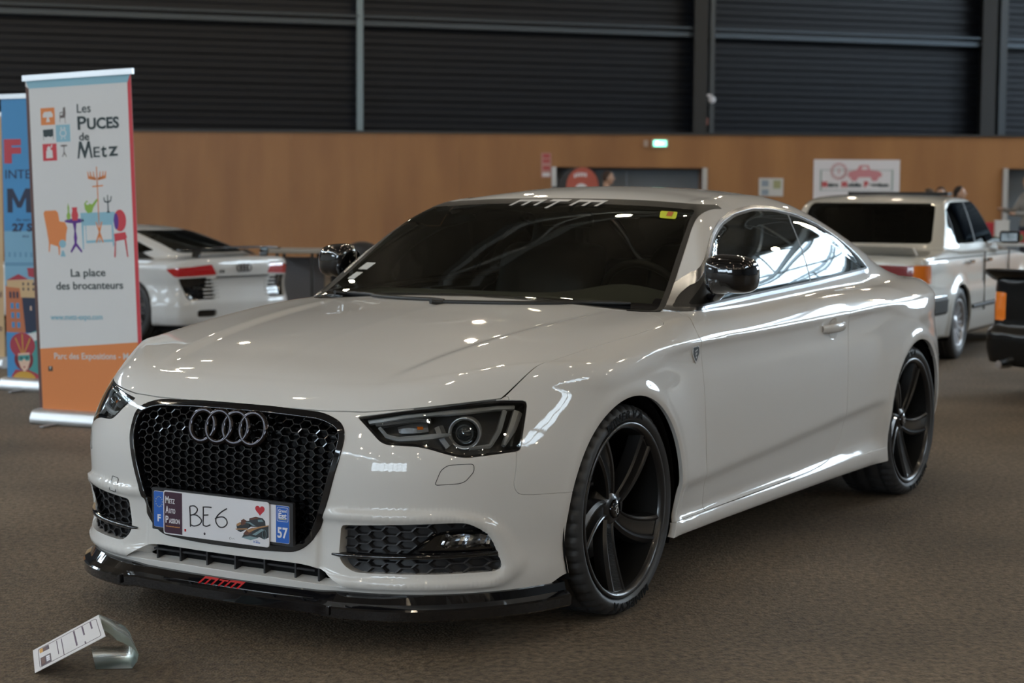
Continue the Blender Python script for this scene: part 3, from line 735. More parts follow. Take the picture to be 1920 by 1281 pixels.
# ---- headlamps
AMB = mat('amber_lens', (.7, .16, .01), rough=.2); SIL = mat('lamp_silver', (.72, .73, .75), rough=.22, metal=.55); DKS = mat('lamp_dark_silver', (.16, .16, .165), rough=.3, metal=.6)
def sk(u, z, off):
    """point under the headlamp lens at oblique coordinate u, height z"""
    u = np.atleast_1d(np.asarray(u, float)); z = np.atleast_1d(np.asarray(z, float)); lo = np.full(u.shape, .2); hi = np.full(u.shape, 1.2)
    for _ in range(26):
        m = (lo+hi)/2; x = (m-u)*.7071; y = (m+u)*.7071; i = audi(x, y, z) < 0; lo = np.where(i, m, lo); hi = np.where(i, hi, m)
    m = (lo+hi)/2; P = np.stack([(m-u)*.7071, (m+u)*.7071, z], 1); return P-nrm(P)*np.atleast_1d(off)[:, None]
for sd in (1, -1):
    part = hl.faces(hl.V[:, 1]*sd > 0)[0]
    lamp = piece_obj('headlamp', merge(offset(part, -.075), wall(part, .001, .076)), mat('lamp_housing_grey', (.035, .035, .037), rough=.3, coat=.3), car)
    edge, clear = part.split(lambda V: -(f_hl(V)+.007), 0)
    piece_obj('lens_border', offset(edge, -.001), BLKG, lamp); piece_obj('headlamp_lens', clear, LENS, lamp)
    S = lambda P: [(p[0], p[1]*sd, p[2]) for p in P]
    def ribbon(uz_, w, off, name, m, thick=.006):
        """flat strip following (u, z) points under the lens"""
        p = resample(uz_, 24); t = np.gradient(p, axis=0); t /= np.linalg.norm(t, axis=1)[:, None]; n = np.stack([-t[:, 1], t[:, 0]], 1)
        w_ = np.interp(np.linspace(0, 1, 24), np.linspace(0, 1, len(w)), w) if hasattr(w, '__len__') else np.full(24, w)
        a = p+n*w_[:, None]/2; b = p-n*w_[:, None]/2
        A = sk(a[:, 0], a[:, 1], np.full(24, off)); B = sk(b[:, 0], b[:, 1], np.full(24, off)); C = sk(p[:, 0], p[:, 1], np.full(24, off-.004)); A2 = sk(a[:, 0], a[:, 1], np.full(24, off+thick*2)); B2 = sk(b[:, 0], b[:, 1], np.full(24, off+thick*2))
        V = S(A)+S(C)+S(B)+S(B2)+S(A2); F = []
        for k in range(5):
            k2 = (k+1) % 5
            for i in range(23): f = (k*24+i, k*24+i+1, k2*24+i+1, k2*24+i); F.append(f[::-1] if sd > 0 else f)
        MB().add(V, F, 0, False).build(name, m, lamp)
    ribbon([(-.232, .669), (-.126, .688), (.02, .699), (.15, .706), (.205, .704)], .010, .014, 'light_strip', SIL)
    ribbon([(-.205, .655), (-.188, .632), (-.155, .624), (-.06, .632), (.0, .638)], [.010, .012, .014, .014, .006], .018, 'daytime_light', SIL)
    ribbon([(-.215, .665), (-.10, .679), (-.055, .678)], .010, .022, 'light_strip', DKS)
    ribbon([(.175, .697), (.150, .640), (.118, .600), (.055, .596)], [.014, .014, .012, .008], .016, 'daytime_light', SIL)
    ribbon([(.222, .694), (.200, .650), (.166, .600)], [.030, .026, .010], .024, 'lamp_fin', SIL)
    ribbon([(.205, .60), (.225, .66)], [.012, .018], .05, 'lamp_fin', DKS)
    # indicator box
    ribbon([(-.155, .655), (-.125, .659), (-.065, .664)], [.018, .026, .024], .040, 'indicator', DKS)
    ribbon([(-.098, .661), (-.080, .662)], .008, .034, 'indicator_bulb', AMB)
    # projector with chrome collar
    c = sk(.055, .652, .055)[0]; n = nrm(sk(.055, .652, 0))[0]; dvec = Vector((.88, .42, -.02)).normalized()
    xx = dvec.cross(Vector((0, 0, 1))).normalized(); M = frame_m((c[0], c[1], c[2]), -xx, dvec.cross(-xx), dvec)
    M = Matrix.Diagonal((1, sd, 1, 1)) @ M
    mb = MB(); mb.lathe([(.030, -.03), (.034, .0), (.043, .012), (.046, .016), (.048, .010), (.047, -.03)], 36, M=M); mb.build('projector_collar', SIL, lamp)
    mb = MB(); mb.lathe([(.0, .030), (.010, .029), (.020, .024), (.027, .014), (.031, .002)][::-1], 32, M=M); mb.build('projector_lens', mat('projector_glass', (.02, .025, .03), rough=.02, spec=.9, coat=1), lamp)
    mb = MB(); mb.lathe([(.031, .001), (.037, .004), (.038, .008)], 32, M=M); mb.build('projector_rim', BLKG, lamp)
    # dark partition between the chambers
    ribbon([(-.03, .672), (-.02, .640), (.0, .612)], .03, .05, 'lamp_partition', DKS)
# ================================================================ the exhibition hall
def struct(o): o['kind'] = 'structure'; return o
def hall_obj(mb, name, mats, **k):
    o = mb.build(name, mats); o.location = (CAM[0], CAM[1], 0); o.rotation_euler = (0, 0, HA); return o
# hall-frame meshes: local x = s, local y = d
FLOORM = bpy.data.materials.new('hall_floor'); FLOORM.use_nodes = True
nt = FLOORM.node_tree; b = nt.nodes['Principled BSDF']; tc = nt.nodes.new('ShaderNodeTexCoord')
n1 = nt.nodes.new('ShaderNodeTexNoise'); n1.inputs['Scale'].default_value = 42; n1.inputs['Detail'].default_value = 6; n1.inputs['Roughness'].default_value = .7
n2 = nt.nodes.new('ShaderNodeTexNoise'); n2.inputs['Scale'].default_value = .9; n2.inputs['Detail'].default_value = 6
n3 = nt.nodes.new('ShaderNodeTexVoronoi'); n3.inputs['Scale'].default_value = 120
for n in (n1, n2, n3): nt.links.new(tc.outputs['Object'], n.inputs['Vector'])
r1 = nt.nodes.new('ShaderNodeValToRGB'); r1.color_ramp.elements[0].position = .36; r1.color_ramp.elements[0].color = (.056, .042, .028, 1); r1.color_ramp.elements[1].position = .66; r1.color_ramp.elements[1].color = (.228, .176, .124, 1)
nt.links.new(n1.outputs['Fac'], r1.inputs['Fac'])
r2 = nt.nodes.new('ShaderNodeMapRange'); r2.inputs['From Min'].default_value = .3; r2.inputs['From Max'].default_value = .7; r2.inputs['To Min'].default_value = .62; r2.inputs['To Max'].default_value = 1.25; nt.links.new(n2.outputs['Fac'], r2.inputs['Value'])
sc = nt.nodes.new('ShaderNodeVectorMath'); sc.operation = 'SCALE'; nt.links.new(r1.outputs['Color'], sc.inputs[0]); nt.links.new(r2.outputs['Result'], sc.inputs['Scale']); nt.links.new(sc.outputs['Vector'], b.inputs['Base Color'])
b.inputs['Roughness'].default_value = .62; b.inputs['Specular IOR Level'].default_value = .35
bp = nt.nodes.new('ShaderNodeBump'); bp.inputs['Strength'].default_value = .55; bp.inputs['Distance'].default_value = .004
ad = nt.nodes.new('ShaderNodeMath'); ad.operation = 'ADD'; nt.links.new(n1.outputs['Fac'], ad.inputs[0]); nt.links.new(n3.outputs['Distance'], ad.inputs[1]); nt.links.new(ad.outputs[0], bp.inputs['Height']); nt.links.new(bp.outputs['Normal'], b.inputs['Normal'])
S0, S1, D0, D1, HT = -34, 34, -32, 51, 10.5
mb = MB(); mb.box(((S0+S1)/2, (D0+D1)/2, -.05), (S1-S0, D1-D0, .1)); struct(hall_obj(mb, 'floor', FLOORM))
# ceiling deck with skylight strips
CEIL = mat('roof_deck', (.10, .095, .09), rough=.8, noise=(1.5, .2)); STL = mat('grey_steel', (.30, .33, .36), rough=.4, metal=.3)
SKY = mat('skylight_glazing', (.8, .9, 1), emit=(.70, .86, 1), es=16.0)
SKW = mat('window_glazing', (.8, .9, 1), emit=(.72, .87, 1), es=14.0)
mb = MB(); strips = [(-22, -18.6)]; e = [S0]+[v for s in strips for v in s]+[S1]
for a, c in zip(e[::2], e[1::2]): mb.box(((a+c)/2, (D0+D1)/2, HT+.1), (c-a, D1-D0, .2))
struct(hall_obj(mb, 'ceiling', CEIL))
WN = [0]
def window(mbp, mbf, mp=SKW):
    WN[0] += 1; o = struct(hall_obj(mbp, 'window_%d' % WN[0], mp)); f = hall_obj(mbf, 'window_frame', STL); f.parent = o; f.location = (0, 0, 0); f.rotation_euler = (0, 0, 0); return o
for a, c in strips:
    p = MB(); f = MB(); p.box(((a+c)/2, (D0+D1)/2, HT+.06), (c-a, D1-D0, .03))
    for d in np.arange(D0, D1, 2.2): f.box(((a+c)/2, d, HT-.02), (c-a, .09, .10))
    for k in (a, (a+c)/2, c): f.box((k, (D0+D1)/2, HT-.02), (.09, D1-D0, .10))
    window(p, f, SKY)
# roof trusses across the hall, lamps under them
k = 0
for d in range(-28, 47, 6):
    mb = MB()
    for z in (HT-.15, HT-1.35): mb.box(((S0+S1)/2, d, z), (S1-S0, .16, .16))
    sgn = 1
    for i, s in enumerate(np.arange(S0, S1, 1.5)):
        a, c = ((s, d, HT-.15), (s+1.5, d, HT-1.35)) if i % 2 else ((s, d, HT-1.35), (s+1.5, d, HT-.15)); mb.tube([a, c], .045, 5)
    k += 1; o = hall_obj(mb, 'trim_%d' % k, STL); struct(o)
# walls
LG = mat('pale_wall', (.42, .42, .41), rough=.8); CLAD = bpy.data.materials.new('dark_cladding'); CLAD.use_nodes = True
nt = CLAD.node_tree; b = nt.nodes['Principled BSDF']; b.inputs['Base Color'].default_value = (.006, .0078, .012, 1); b.inputs['Specular IOR Level'].default_value = .25; b.inputs['Roughness'].default_value = .36
def ribbed(s0, s1, z0, z1, dfun, pitch=.30, depth=.045):
    """horizontal trapezoidal cladding between s0 and s1; dfun(s) gives the wall's distance"""
    V = []; F = []; prof = []; z = z0
    while z < z1: prof += [(z, 0), (z+pitch*.42, 0), (z+pitch*.52, depth), (z+pitch*.90, depth)]; z += pitch
    for s in (s0, s1):
        for z, q in prof: V.append((s, dfun(s)+q, z))
    n = len(prof); F = [(i, n+i, n+i+1, i+1) for i in range(n-1)]
    return MB().add(V, F, 0, False)
DU = lambda s: 39.8+.30*s
mb = ribbed(-33.8, 33.8, 1.9, HT, DU); struct(hall_obj(mb, 'wall_back', CLAD))
WOOD = bpy.data.materials.new('ochre_boards'); WOOD.use_nodes = True; nt = WOOD.node_tree; b = nt.nodes['Principled BSDF']; b.inputs['Roughness'].default_value = .5
tc = nt.nodes.new('ShaderNodeTexCoord'); mp = nt.nodes.new('ShaderNodeMapping'); mp.inputs['Scale'].default_value = (1.2, 1.2, .25); nz = nt.nodes.new('ShaderNodeTexNoise'); nz.inputs['Scale'].default_value = 1.6; nz.inputs['Detail'].default_value = 6
cr = nt.nodes.new('ShaderNodeValToRGB'); cr.color_ramp.elements[0].position = .3; cr.color_ramp.elements[0].color = (.24, .100, .030, 1); cr.color_ramp.elements[1].position = .72; cr.color_ramp.elements[1].color = (.32, .145, .045, 1)
nt.links.new(tc.outputs['Object'], mp.inputs['Vector']); nt.links.new(mp.outputs['Vector'], nz.inputs['Vector']); nt.links.new(nz.outputs['Fac'], cr.inputs['Fac']); nt.links.new(cr.outputs['Color'], b.inputs['Base Color'])
DW = 34.0
SX = lambda px, d=DW: (px-960)/FPX*d
def ZY(px, py, d=DW): return float(at(px, py, d)[2])
def SD(px, d=DW): v = at(px, 400, d); return float((v[0]-CAM[0])*HR[0]+(v[1]-CAM[1])*HR[1])
ztop = ZY(960, 251)
da, db = SD(1040), SD(1318); dz = ZY(1180, 314); ea = SD(1884); ez = ZY(1900, 316)
mb = MB()
bd = [-30, -14, -12.2, -10.6, -9.0, -7.4, -5.8, -4.2, -2.6, -1.0, da]
for a, c in zip(bd[:-1], bd[1:]): mb.box(((a+c)/2, DW+.06, ztop/2), (c-a-.002, .12, ztop))
mb.box(((da+db)/2, DW+.06, (ztop+dz)/2), (db-da, .12, ztop-dz))
bd = [db, db+1.6, db+3.2, db+4.8, ea]
for a, c in zip(bd[:-1], bd[1:]): mb.box(((a+c)/2, DW+.06, ztop/2), (c-a-.002, .12, ztop))
mb.box((ea+1.2, DW+.06, (ztop+ez)/2), (2.4, .12, ztop-ez)); mb.box((ea+8, DW+.06, ztop/2), (11.2, .12, ztop))
struct(hall_obj(mb, 'wall_front_boards', WOOD)).name = 'wall_low'
mb = MB(); mb.box((-3, DW+.05, ztop+.02), (54, .2, .04)); struct(hall_obj(mb, 'trim_40', mat('dark_cap', (.02, .02, .022), rough=.5)))
# door openings in the board wall: frame and grey leaves set back
GREY = mat('grey_blue_door', (.14, .17, .20), rough=.4); FRM = mat('door_frame_metal', (.45, .45, .45), rough=.35, metal=.6)
for k, (a, c, z) in enumerate(((da, db, dz), (ea, ea+2.4, ez))):
    mb = MB(); mid = (a+c)/2
    mb.box(((a+mid)/2, DW+.75, z/2), (mid-a-.01, .06, z-.01), bev=.004); mb.box(((c+mid)/2, DW+.75, z/2), (c-mid-.01, .06, z-.01), bev=.004)
    o = hall_obj(mb, 'door_%d' % (k+1), GREY); struct(o)
    mb = MB()
    for s in (a-.02, c+.02): mb.box((s, DW+.0, z/2), (.09, .16, z))
    f = hall_obj(mb, 'door_frame', FRM); f.parent = o; f.location = (0, 0, 0); f.rotation_euler = (0, 0, 0)
    mb = MB(); mb.box((a+.01, DW+.42, z/2), (.02, .6, z)); mb.box((c-.01, DW+.42, z/2), (.02, .6, z)); mb.box((mid, DW+.42, z+.0), (c-a, .6, .02))
    f = hall_obj(mb, 'door_reveal', WOOD); f.parent = o; f.location = (0, 0, 0); f.rotation_euler = (0, 0, 0)
    for s in (-.09, .09):
        mb = MB(); mb.box((mid+s, DW+.69, 1.02), (.03, .05, .16), bev=.005); f = hall_obj(mb, 'door_handle', CHR); f.parent = o; f.location = (0, 0, 0); f.rotation_euler = (0, 0, 0)
# girt and columns in front of the cladding
BEAM = mat('blue_grey_steel', (.05, .065, .08), rough=.35, metal=.3)
kk = 50
def beam(s0, s1, z, h, off=-.25, w=.16, m=BEAM, dz=0):
    global kk
    V = [];
    for s in (s0, s1):
        zz = z+(dz if s == s1 else 0)
        V += [(s, DU(s)+off-w/2, zz-h/2), (s, DU(s)+off+w/2, zz-h/2), (s, DU(s)+off+w/2, zz+h/2), (s, DU(s)+off-w/2, zz+h/2)]
    mb = MB(); mb.add(V, [(0, 1, 2, 3), (7, 6, 5, 4), (0, 4, 5, 1), (1, 5, 6, 2), (2, 6, 7, 3), (3, 7, 4, 0)][::1]); kk += 1; o = struct(hall_obj(mb, 'trim_%d' % kk, m)); return o
zb = ZY(0, 36, 36.3)
beam(-30, 33, 5.0, .10); beam(-30, 33, 5.14, .04, off=-.32)
for px, w, m, dep in ((677, .13, mat('pale_column', (.13, .165, .175), rough=.35, metal=.3), .10), (1303, .30, mat('dark_column', (.010, .012, .014), rough=.5), .35), (1324, .10, BEAM, .40), (1833, .34, MT['dark_column'], .3), (1857, .17, BEAM, .5)):
    s = (px-960)/FPX*39.8/(1-.30*(px-960)/FPX); kk += 1
    mb = MB(); mb.box((s, DU(s)-.35, HT/2), (w, dep, HT)); struct(hall_obj(mb, 'trim_%d' % kk, m))
# side walls and the wall behind the photographer, with high glazing
def glazed(s0, s1, d0, d1, z0, z1, nx, along, t=.05, es=None):
    p = MB(); f = MB()
    if along == 's':
        p.box(((s0+s1)/2, d0, (z0+z1)/2), (s1-s0, t, z1-z0))
        for i in range(nx+1): f.box((s0+(s1-s0)*i/nx, d0, (z0+z1)/2), (.12, .12, z1-z0))
        for z in np.linspace(z0, z1, 4): f.box(((s0+s1)/2, d0, z), (s1-s0, .12, .1))
    else:
        p.box((s0, (d0+d1)/2, (z0+z1)/2), (t, d1-d0, z1-z0))
        for i in range(nx+1): f.box((s0, d0+(d1-d0)*i/nx, (z0+z1)/2), (.12, .12, z1-z0))
        for z in np.linspace(z0, z1, 4): f.box((s0, (d0+d1)/2, z), (.12, d1-d0, .1))
    return window(p, f)
mb = MB(); mb.box((S0, 9.5, HT/2), (.3, D1-D0, HT)); struct(hall_obj(mb, 'wall_left', LG))
mb = MB(); mb.box((S1, 9.5, HT/2), (.3, D1-D0, HT)); struct(hall_obj(mb, 'wall_right', mat('dark_wall', (.10, .11, .12), rough=.7)))
mb = MB(); mb.box((0, D0, HT/2), (S1-S0, .3, HT)); struct(hall_obj(mb, 'wall_camera_side', mat('mid_wall', (.2, .2, .2), rough=.7))).name = 'wall_near'
glazed(S1-.25, 0, 30, 46, 3.6, 8.4, 3, 'd')
def rooflight(s0, s1, d0, d1, ns, nd):
    p = MB(); f = MB(); p.box(((s0+s1)/2, (d0+d1)/2, HT-.02), (s1-s0, d1-d0, .03))
    for i in range(ns+1): f.box((s0+(s1-s0)*i/ns, (d0+d1)/2, HT-.08), (.22, d1-d0, .12))
    for i in range(nd+1): f.box(((s0+s1)/2, d0+(d1-d0)*i/nd, HT-.08), (s1-s0, .22, .12))
    return window(p, f, SKY)
rooflight(19, 27, 20, 36, 2, 5)
rooflight(20, 26, -5, 4, 2, 3)  # unseen near rooflight, added and sized to cast cool light on the coupe's side
glazed(-22, -6, D0+.25, 0, 2.5, 7.5, 8, 's')
glazed(S0+.25, 0, -16, 0, 4.8, 7.6, 6, 'd')
# lamp housings of the bay lights
LAMPE = mat('bay_lamp_shade', (.3, .3, .3), rough=.4, metal=.6)
# ================================================================ wheels of the coupe
TYRE = mat('tyre_rubber', (.030, .031, .033), rough=.50, spec=.45); TYRS = mat('tyre_letter', (.002, .002, .002), rough=.7, spec=.1)
RIM = mat('rim_black', (.010, .0105, .012), rough=.30, metal=.0, coat=.35, spec=.5); BARREL = mat('barrel_black', (.006, .006, .006), rough=.6, spec=.2); RIMD = mat('rim_insert', (.025, .026, .028), rough=.5, spec=.4); DISC = mat('brake_disc_steel', (.25, .25, .26), rough=.4, metal=1)
def tyre_mesh(R, r, w, n=288, groove=True):
    """axis along y, outer face towards +y"""
    h = w/2; mb = MB()
    prof = [(r-.002, h-.020), (r+.006, h-.006), (r+.016, h+.002), (r+(R-r)*.5, h+.006), (R-.018, h-.002), (R-.007, h-.010), (R-.003, h-.020), (R-.001, h-.035),
            (R, h-.052), (R-.008, h-.054), (R-.008, h-.062), (R, h-.064), (R, .006), (R-.008, .004)]
    full = prof+[(a, -b) for a, b in prof[::-1]]
    m = len(full); V = []
    for i in range(n):
        t = 2*math.pi*i/n; c, s = math.cos(t), math.sin(t); g = groove and (i % 6 in (0, 1)); g2 = groove and ((i+2) % 12 in (0, 1))
        for k, (a, b) in enumerate(full):
            if (g and k in (5, 6, 7)) or (g and k in (m-6, m-7, m-8)) : a -= .008
            if g2 and k in (11, 12): a -= .006
            V.append((a*c, b, a*s))
    F = [(i*m+k, i*m+k+1, ((i+1) % n)*m+k+1, ((i+1) % n)*m+k) for i in range(n) for k in range(m-1)]
    mb.add(V, F, 0, True); return mb
def make_wheel(R=.333, r=.274, w=.250, name='wheel'):
    root = bpy.data.objects.new(name, None)
    COL.objects.link(root)
    ty = tyre_mesh(R, r, w).build('tyre', TYRE, root)
    # raised sidewall lettering, bent round the tyre
    mb = MB(); word = 'MINERVA'
    for q, (start, wd) in enumerate(((math.radians(62), word), (math.radians(242), word))):
        t = start
        for ch in wd:
            V, F = text_geo(ch, .034, .0006, bold=.0014); x0 = min(v[0] for v in V); x1 = max(v[0] for v in V); wdt = (x1-x0)*1.35
            P = []
            for v in V:
                ang = t+((v[0]-x0)*1.35)/(r+.028); rr = r+.018+v[1]; P.append((rr*math.cos(ang), w/2+.0065+v[2]*1, rr*math.sin(ang)))
            mb.add(P, F); t += (wdt+.008)/(r+.028)
    mb.build('tyre_lettering', TYRS, ty)
    # barrel and lip
    mb = MB(); h = w/2
    mb.lathe([(r-.001, h-.022), (r+.005, h-.004), (r+.002, h+.001), (r-.008, h-.001), (r-.014, h-.010), (r-.017, h-.018)][::-1], 96, axis='y')
    rim = mb.build('rim', RIM, root)
    mb = MB(); mb.lathe([(r-.017, h-.018), (r-.022, h-.05), (r-.030, -h+.02), (r-.004, -h+.004), (r+.003, -h+.01)][::-1], 96, axis='y'); mb.lathe([(r-.03, -h+.03), (.03, -h+.035)], 48, axis='y'); mb.build('rim_barrel', BARREL, rim)
    # five swept spokes
    y0 = h-.032
    for k in range(5):
        a0 = math.radians(90-30+72*k)
        mb = MB(); ns = 22; V = []; sec = []
        for i in range(ns):
            t = i/(ns-1); rad = .036+t*(r-.008-.036); ang = a0+math.radians(20)*(1-t)**1.2-math.radians(2)*t
            wid = .027+.021*t**1.4+.004*math.sin(t*3)
            y = y0-.016+.038*t**1.3+.004*math.sin(t*math.pi)
            c, s = math.cos(ang), math.sin(ang); nx, nz = -s, c
            row = []
            # section across the spoke: sharp raised leading edge, sunk ribbed face, trailing bevel
            for u, dy in ((-1.15, -.045), (-1.0, -.006), (-.82, .0), (-.72, -.002), (-.64, -.006), (.42, -.010), (.52, -.004), (.70, -.003), (1.0, -.012), (1.15, -.045)):
                row.append((rad*c+nx*wid*u, y+dy+(0.0), rad*s+nz*wid*u))
            V += row; sec.append(len(row))
        m = 10; F = []; MI = []
        for i in range(ns-1):
            for j in range(m-1):
                F.append((i*m+j, (i+1)*m+j, (i+1)*m+j+1, i*m+j+1))
        mb.add(V, F, 0, False)
        # fine ribs on the sunk face
        for i in range(44):
            t = .12+.80*i/43; rad = .036+t*(r-.044); ang = a0+math.radians(20)*(1-t)**1.2-math.radians(2)*t; wid = .027+.021*t**1.4+.004*math.sin(t*3); y = y0-.016+.038*t**1.3+.004*math.sin(t*math.pi)
            c, s = math.cos(ang), math.sin(ang); nx, nz = -s, c
            def P(u, dr, dy): return ((rad+dr)*c+nx*wid*u, y+dy, (rad+dr)*s+nz*wid*u)
            mb.add([P(-.58, -.0012, -.0075), P(-.58, .0012, -.0075), P(.36, .0012, -.0078), P(.36, -.0012, -.0078), P(-.58, 0, -.0045), P(.36, 0, -.0060)], [(0, 3, 5, 4), (1, 4, 5, 2)][::1])
        mb.build('spoke', RIM, rim)
    # hub, cap, bolts, valve
    mb = MB(); mb.lathe([(.0, y0-.012), (.030, y0-.012), (.046, y0-.018), (.060, y0-.034), (.078, y0-.05), (.080, y0-.09)], 48, axis='y')
    hub = mb.build('hub', RIM, rim)
    mb = MB()
    for k in range(5):
        a = math.radians(90-30+50-36+72*k); M = Matrix.Translation((.056*math.cos(a), y0-.026, .056*math.sin(a))); mb.lathe([(0, .004), (.007, .003), (.0085, -.006)], 6, M=M, axis='y')
    mb.build('wheel_bolts', DCHR, hub)
    mb = MB(); mb.lathe([(0, y0-.003), (.024, y0-.004), (.029, y0-.008), (.030, y0-.013)], 40, axis='y'); cap = mb.build('hub_cap', BLKG, rim)
    mb = MB(); mb.lathe([(.0265, y0-.004), (.0285, y0-.0045), (.0300, y0-.0085), (.0305, y0-.010)], 48, axis='y'); mb.build('hub_cap_ring', DCHR, cap)
    # the cap's oval and zigzag mark
    mb = MB(); oval = [(.0105*math.cos(t)*.62-.0045, y0-.0022, .0105*math.sin(t)-.0055) for t in np.linspace(0, 2*math.pi, 22)[:-1]]; mb.tube(oval, .0012, 5, closed=True, caps=False)
    mb.tube([(-.004, y0-.0022, .014), (.010, y0-.0022, .010), (.0005, y0-.0022, .001), (.012, y0-.0022, -.004)], .0013, 5); mb.build('hub_cap_mark', SIL, cap)
    a = math.radians(12); mb = MB(); mb.tube([((r-.02)*math.cos(a), h-.06, (r-.02)*math.sin(a)), ((r-.055)*math.cos(a), h-.045, (r-.055)*math.sin(a))], [.004, .003], 8); mb.build('valve', CHR, rim)
    mb = MB(); mb.lathe([(.07, -.012), (.07, .0), (.165, .0), (.165, -.024), (.07, -.024)], 64, axis='y'); mb.build('brake_disc', DISC, root)
    mb = MB()
    for t in np.linspace(math.radians(150), math.radians(215), 9): pass
    V = []; 
    for t in np.linspace(math.radians(150), math.radians(212), 10):
        for rr, y in ((.105, -.045), (.105, .018), (.178, .018), (.178, -.045)): V.append((rr*math.cos(t), y, rr*math.sin(t)))
    F = [(i*4+k, (i+1)*4+k, (i+1)*4+(k+1) % 4, i*4+(k+1) % 4) for i in range(9) for k in range(4)]+[(0, 1, 2, 3), (39, 38, 37, 36)]
    mb.add(V, F); mb.build('brake_caliper', mat('caliper_grey', (.06, .06, .065), rough=.4), root)
    return root
wh = make_wheel(); wh.parent = car; wh.location = (0.0, .770, .333)
spots = [(0.0, .770, 0, 0), (-2.751, .775, math.radians(14), 0), (0.0, -.770, 0, math.pi), (-2.751, -.775, 0, math.pi)]
for i, (x, y, spin, rz) in enumerate(spots):
    o = wh if i == 0 else copy_tree(wh, car)
    o.location = (x, y, .333); o.rotation_euler = (0, spin, rz)
# arch liners and under-tray
mb = MB()
for x in (.01, -2.751):
    pass
for x in (.01, -2.751):
    for sd in (1, -1):
        mb = MB(); V = []; n = 40
        for i in range(n+1):
            t = -.45+(math.pi+.9)*i/n
            for y in (.50, .885): V.append((x+.372*math.cos(t), y*sd, .335+.372*math.sin(t)))
        F = [(2*i, 2*i+1, 2*i+3, 2*i+2) for i in range(n)]; c = len(V); V.append((x, .50*sd, .335)); F += [(c, 2*i, 2*i+2) for i in range(n)]
        if sd < 0: F = [f[::-1] for f in F]
        mb.add(V, F, 0, True); mb.build('arch_liner', BLKM, car)
mb = MB(); mb.prism([(-.42, -.82), (-2.3, -.82), (-2.3, .82), (-.42, .82)], .185, .20); mb.prism([(.80, -.40), (.80, .40), (.45, .5), (-3.4, .5), (-3.6, .4), (-3.6, -.4), (-3.4, -.5), (.45, -.5)], .17, .184)
mb.build('underbody', BLKM, car)

# ================================================================ front splitter
pl = A_PLAN.poly; pl = pl[(pl[:, 1] >= 0) & (pl[:, 0] > .36)]; pl = pl[np.argsort(np.arctan2(pl[:, 1], pl[:, 0]-.1))]
pl = resample(np.vstack([[(pl[0, 0], 0)], pl]), 70)
tg = np.gradient(pl, axis=0); tg /= np.linalg.norm(tg, axis=1)[:, None]; pn = np.stack([tg[:, 1], -tg[:, 0]], 1)
V = []; m = 8; half = []
for (x, y), (nx, ny) in zip(pl, pn):
    k = sstep(y, .33, .40)
    dz = -.010*k; do = .008*k-.022*sstep(y, .5, .8)
    prof = [(-.035, .176), (-.008, .166), (.012+do, .150+dz*.7), (.030+do, .143+dz), (.035+do, .138+dz), (.034+do, .112+dz), (.026+do, .106+dz), (-.12, .106)]
    half.append([(x+nx*o*1, y+ny*o, z+.004*k) for o, z in prof])
rows = [[(a, -b, c) for a, b, c in r] for r in half[::-1][:-1]]+half
V = [p for r in rows for p in r]; n = len(rows)
F = [(i*m+k, i*m+k+1, (i+1)*m+k+1, (i+1)*m+k) for i in range(n-1) for k in range(m-1)]
F += [tuple(range(m)), tuple(range((n-1)*m, n*m))[::-1]]
mb = MB(); mb.add(V, F, 0, False); spl = mb.build('splitter', BLKG, car)
# small upright fins where the splitter steps down
for y in (-.40, .40):
    mb = MB(); i = int(np.argmin(abs(pl[:, 1]-abs(y)))); mb.box((pl[i, 0]+.036, y, .126), (.03, .010, .028), bev=.003); mb.build('splitter_fin', BLKG, spl)
# red three-letter mark on the splitter
LRED = mat('red_lettering', (.45, .01, .015), rough=.3, coat=.5)
def mtm(mb, M, wid, h, th, ext=.0015, slant=.35, gap=.16):
    """blocky slanted 'mtm' mark: m, t and m strokes"""
    # unit layout: total width 1, height h/wid
    H = h; def_w = wid*.34; u = wid
    def bar(pts): mb.prism([(x+y*slant, y) for x, y in pts], 0, ext, M=M)
    for x0 in (0, .64*u):
        w = .36*u; bar([(x0, H-th), (x0+w, H-th), (x0+w, H), (x0, H)])
        for q in (0, .5, 1): a = x0+(w-th*.9)*q; bar([(a, 0), (a+th*.9, 0), (a+th*.9, H-th*1.0001), (a, H-th*1.0001)])
    x0 = .395*u; w = .22*u; bar([(x0, H-th), (x0+w, H-th), (x0+w, H), (x0, H)]); a = x0+w*.42; bar([(a, 0), (a+th*.9, 0), (a+th*.9, H-th*1.0001), (a, H-th*1.0001)])
mb = MB(); xx = pl[0, 0]+.0095; mtm(mb, frame_m((xx+.004, -.090, .146), (0, 1, 0), (-.80, 0, .60)), .155, .030, .0085, .003)
mb.build('red_lettering', LRED, spl)

# ================================================================ number plates
plate = MB(); PX = .893
M0 = lambda x=PX: frame_m((x, 0, .30), (0, 1, 0), (0, 0, 1), (1, 0, 0))
plate.prism(rounded([(-.268, -.006), (.272, -.006), (.272, .122), (-.268, .122)], .004), -.012, 0, M=frame_m((PX, 0, .302), (0, 1, 0), (0, 0, 1)))
po = plate.build('number_plate', BLKP, car)
Mp = lambda d=0: frame_m((PX+d, 0, .304), (0, 1, 0), (0, 0, 1))
BLU = mat('plate_blue', (.012, .10, .42), rough=.35, coat=.3); WHT = mat('plate_white', (.62, .61, .63), rough=.35, coat=.2); PUR = mat('plate_purple', (.035, .006, .022), rough=.4, coat=.2); YEL = mat('star_yellow', (.7, .6, .12), rough=.5); INK = mat('marker_ink', (.006, .003, .008), rough=.5); PRW = mat('print_white', (.66, .65, .68), rough=.4)
mb = MB(); mb.prism(rounded([(-.26, 0), (.26, 0), (.26, .11), (-.26, .11)], .006), 0, .0012, M=Mp()); mb.build('plate_blank', WHT, po)
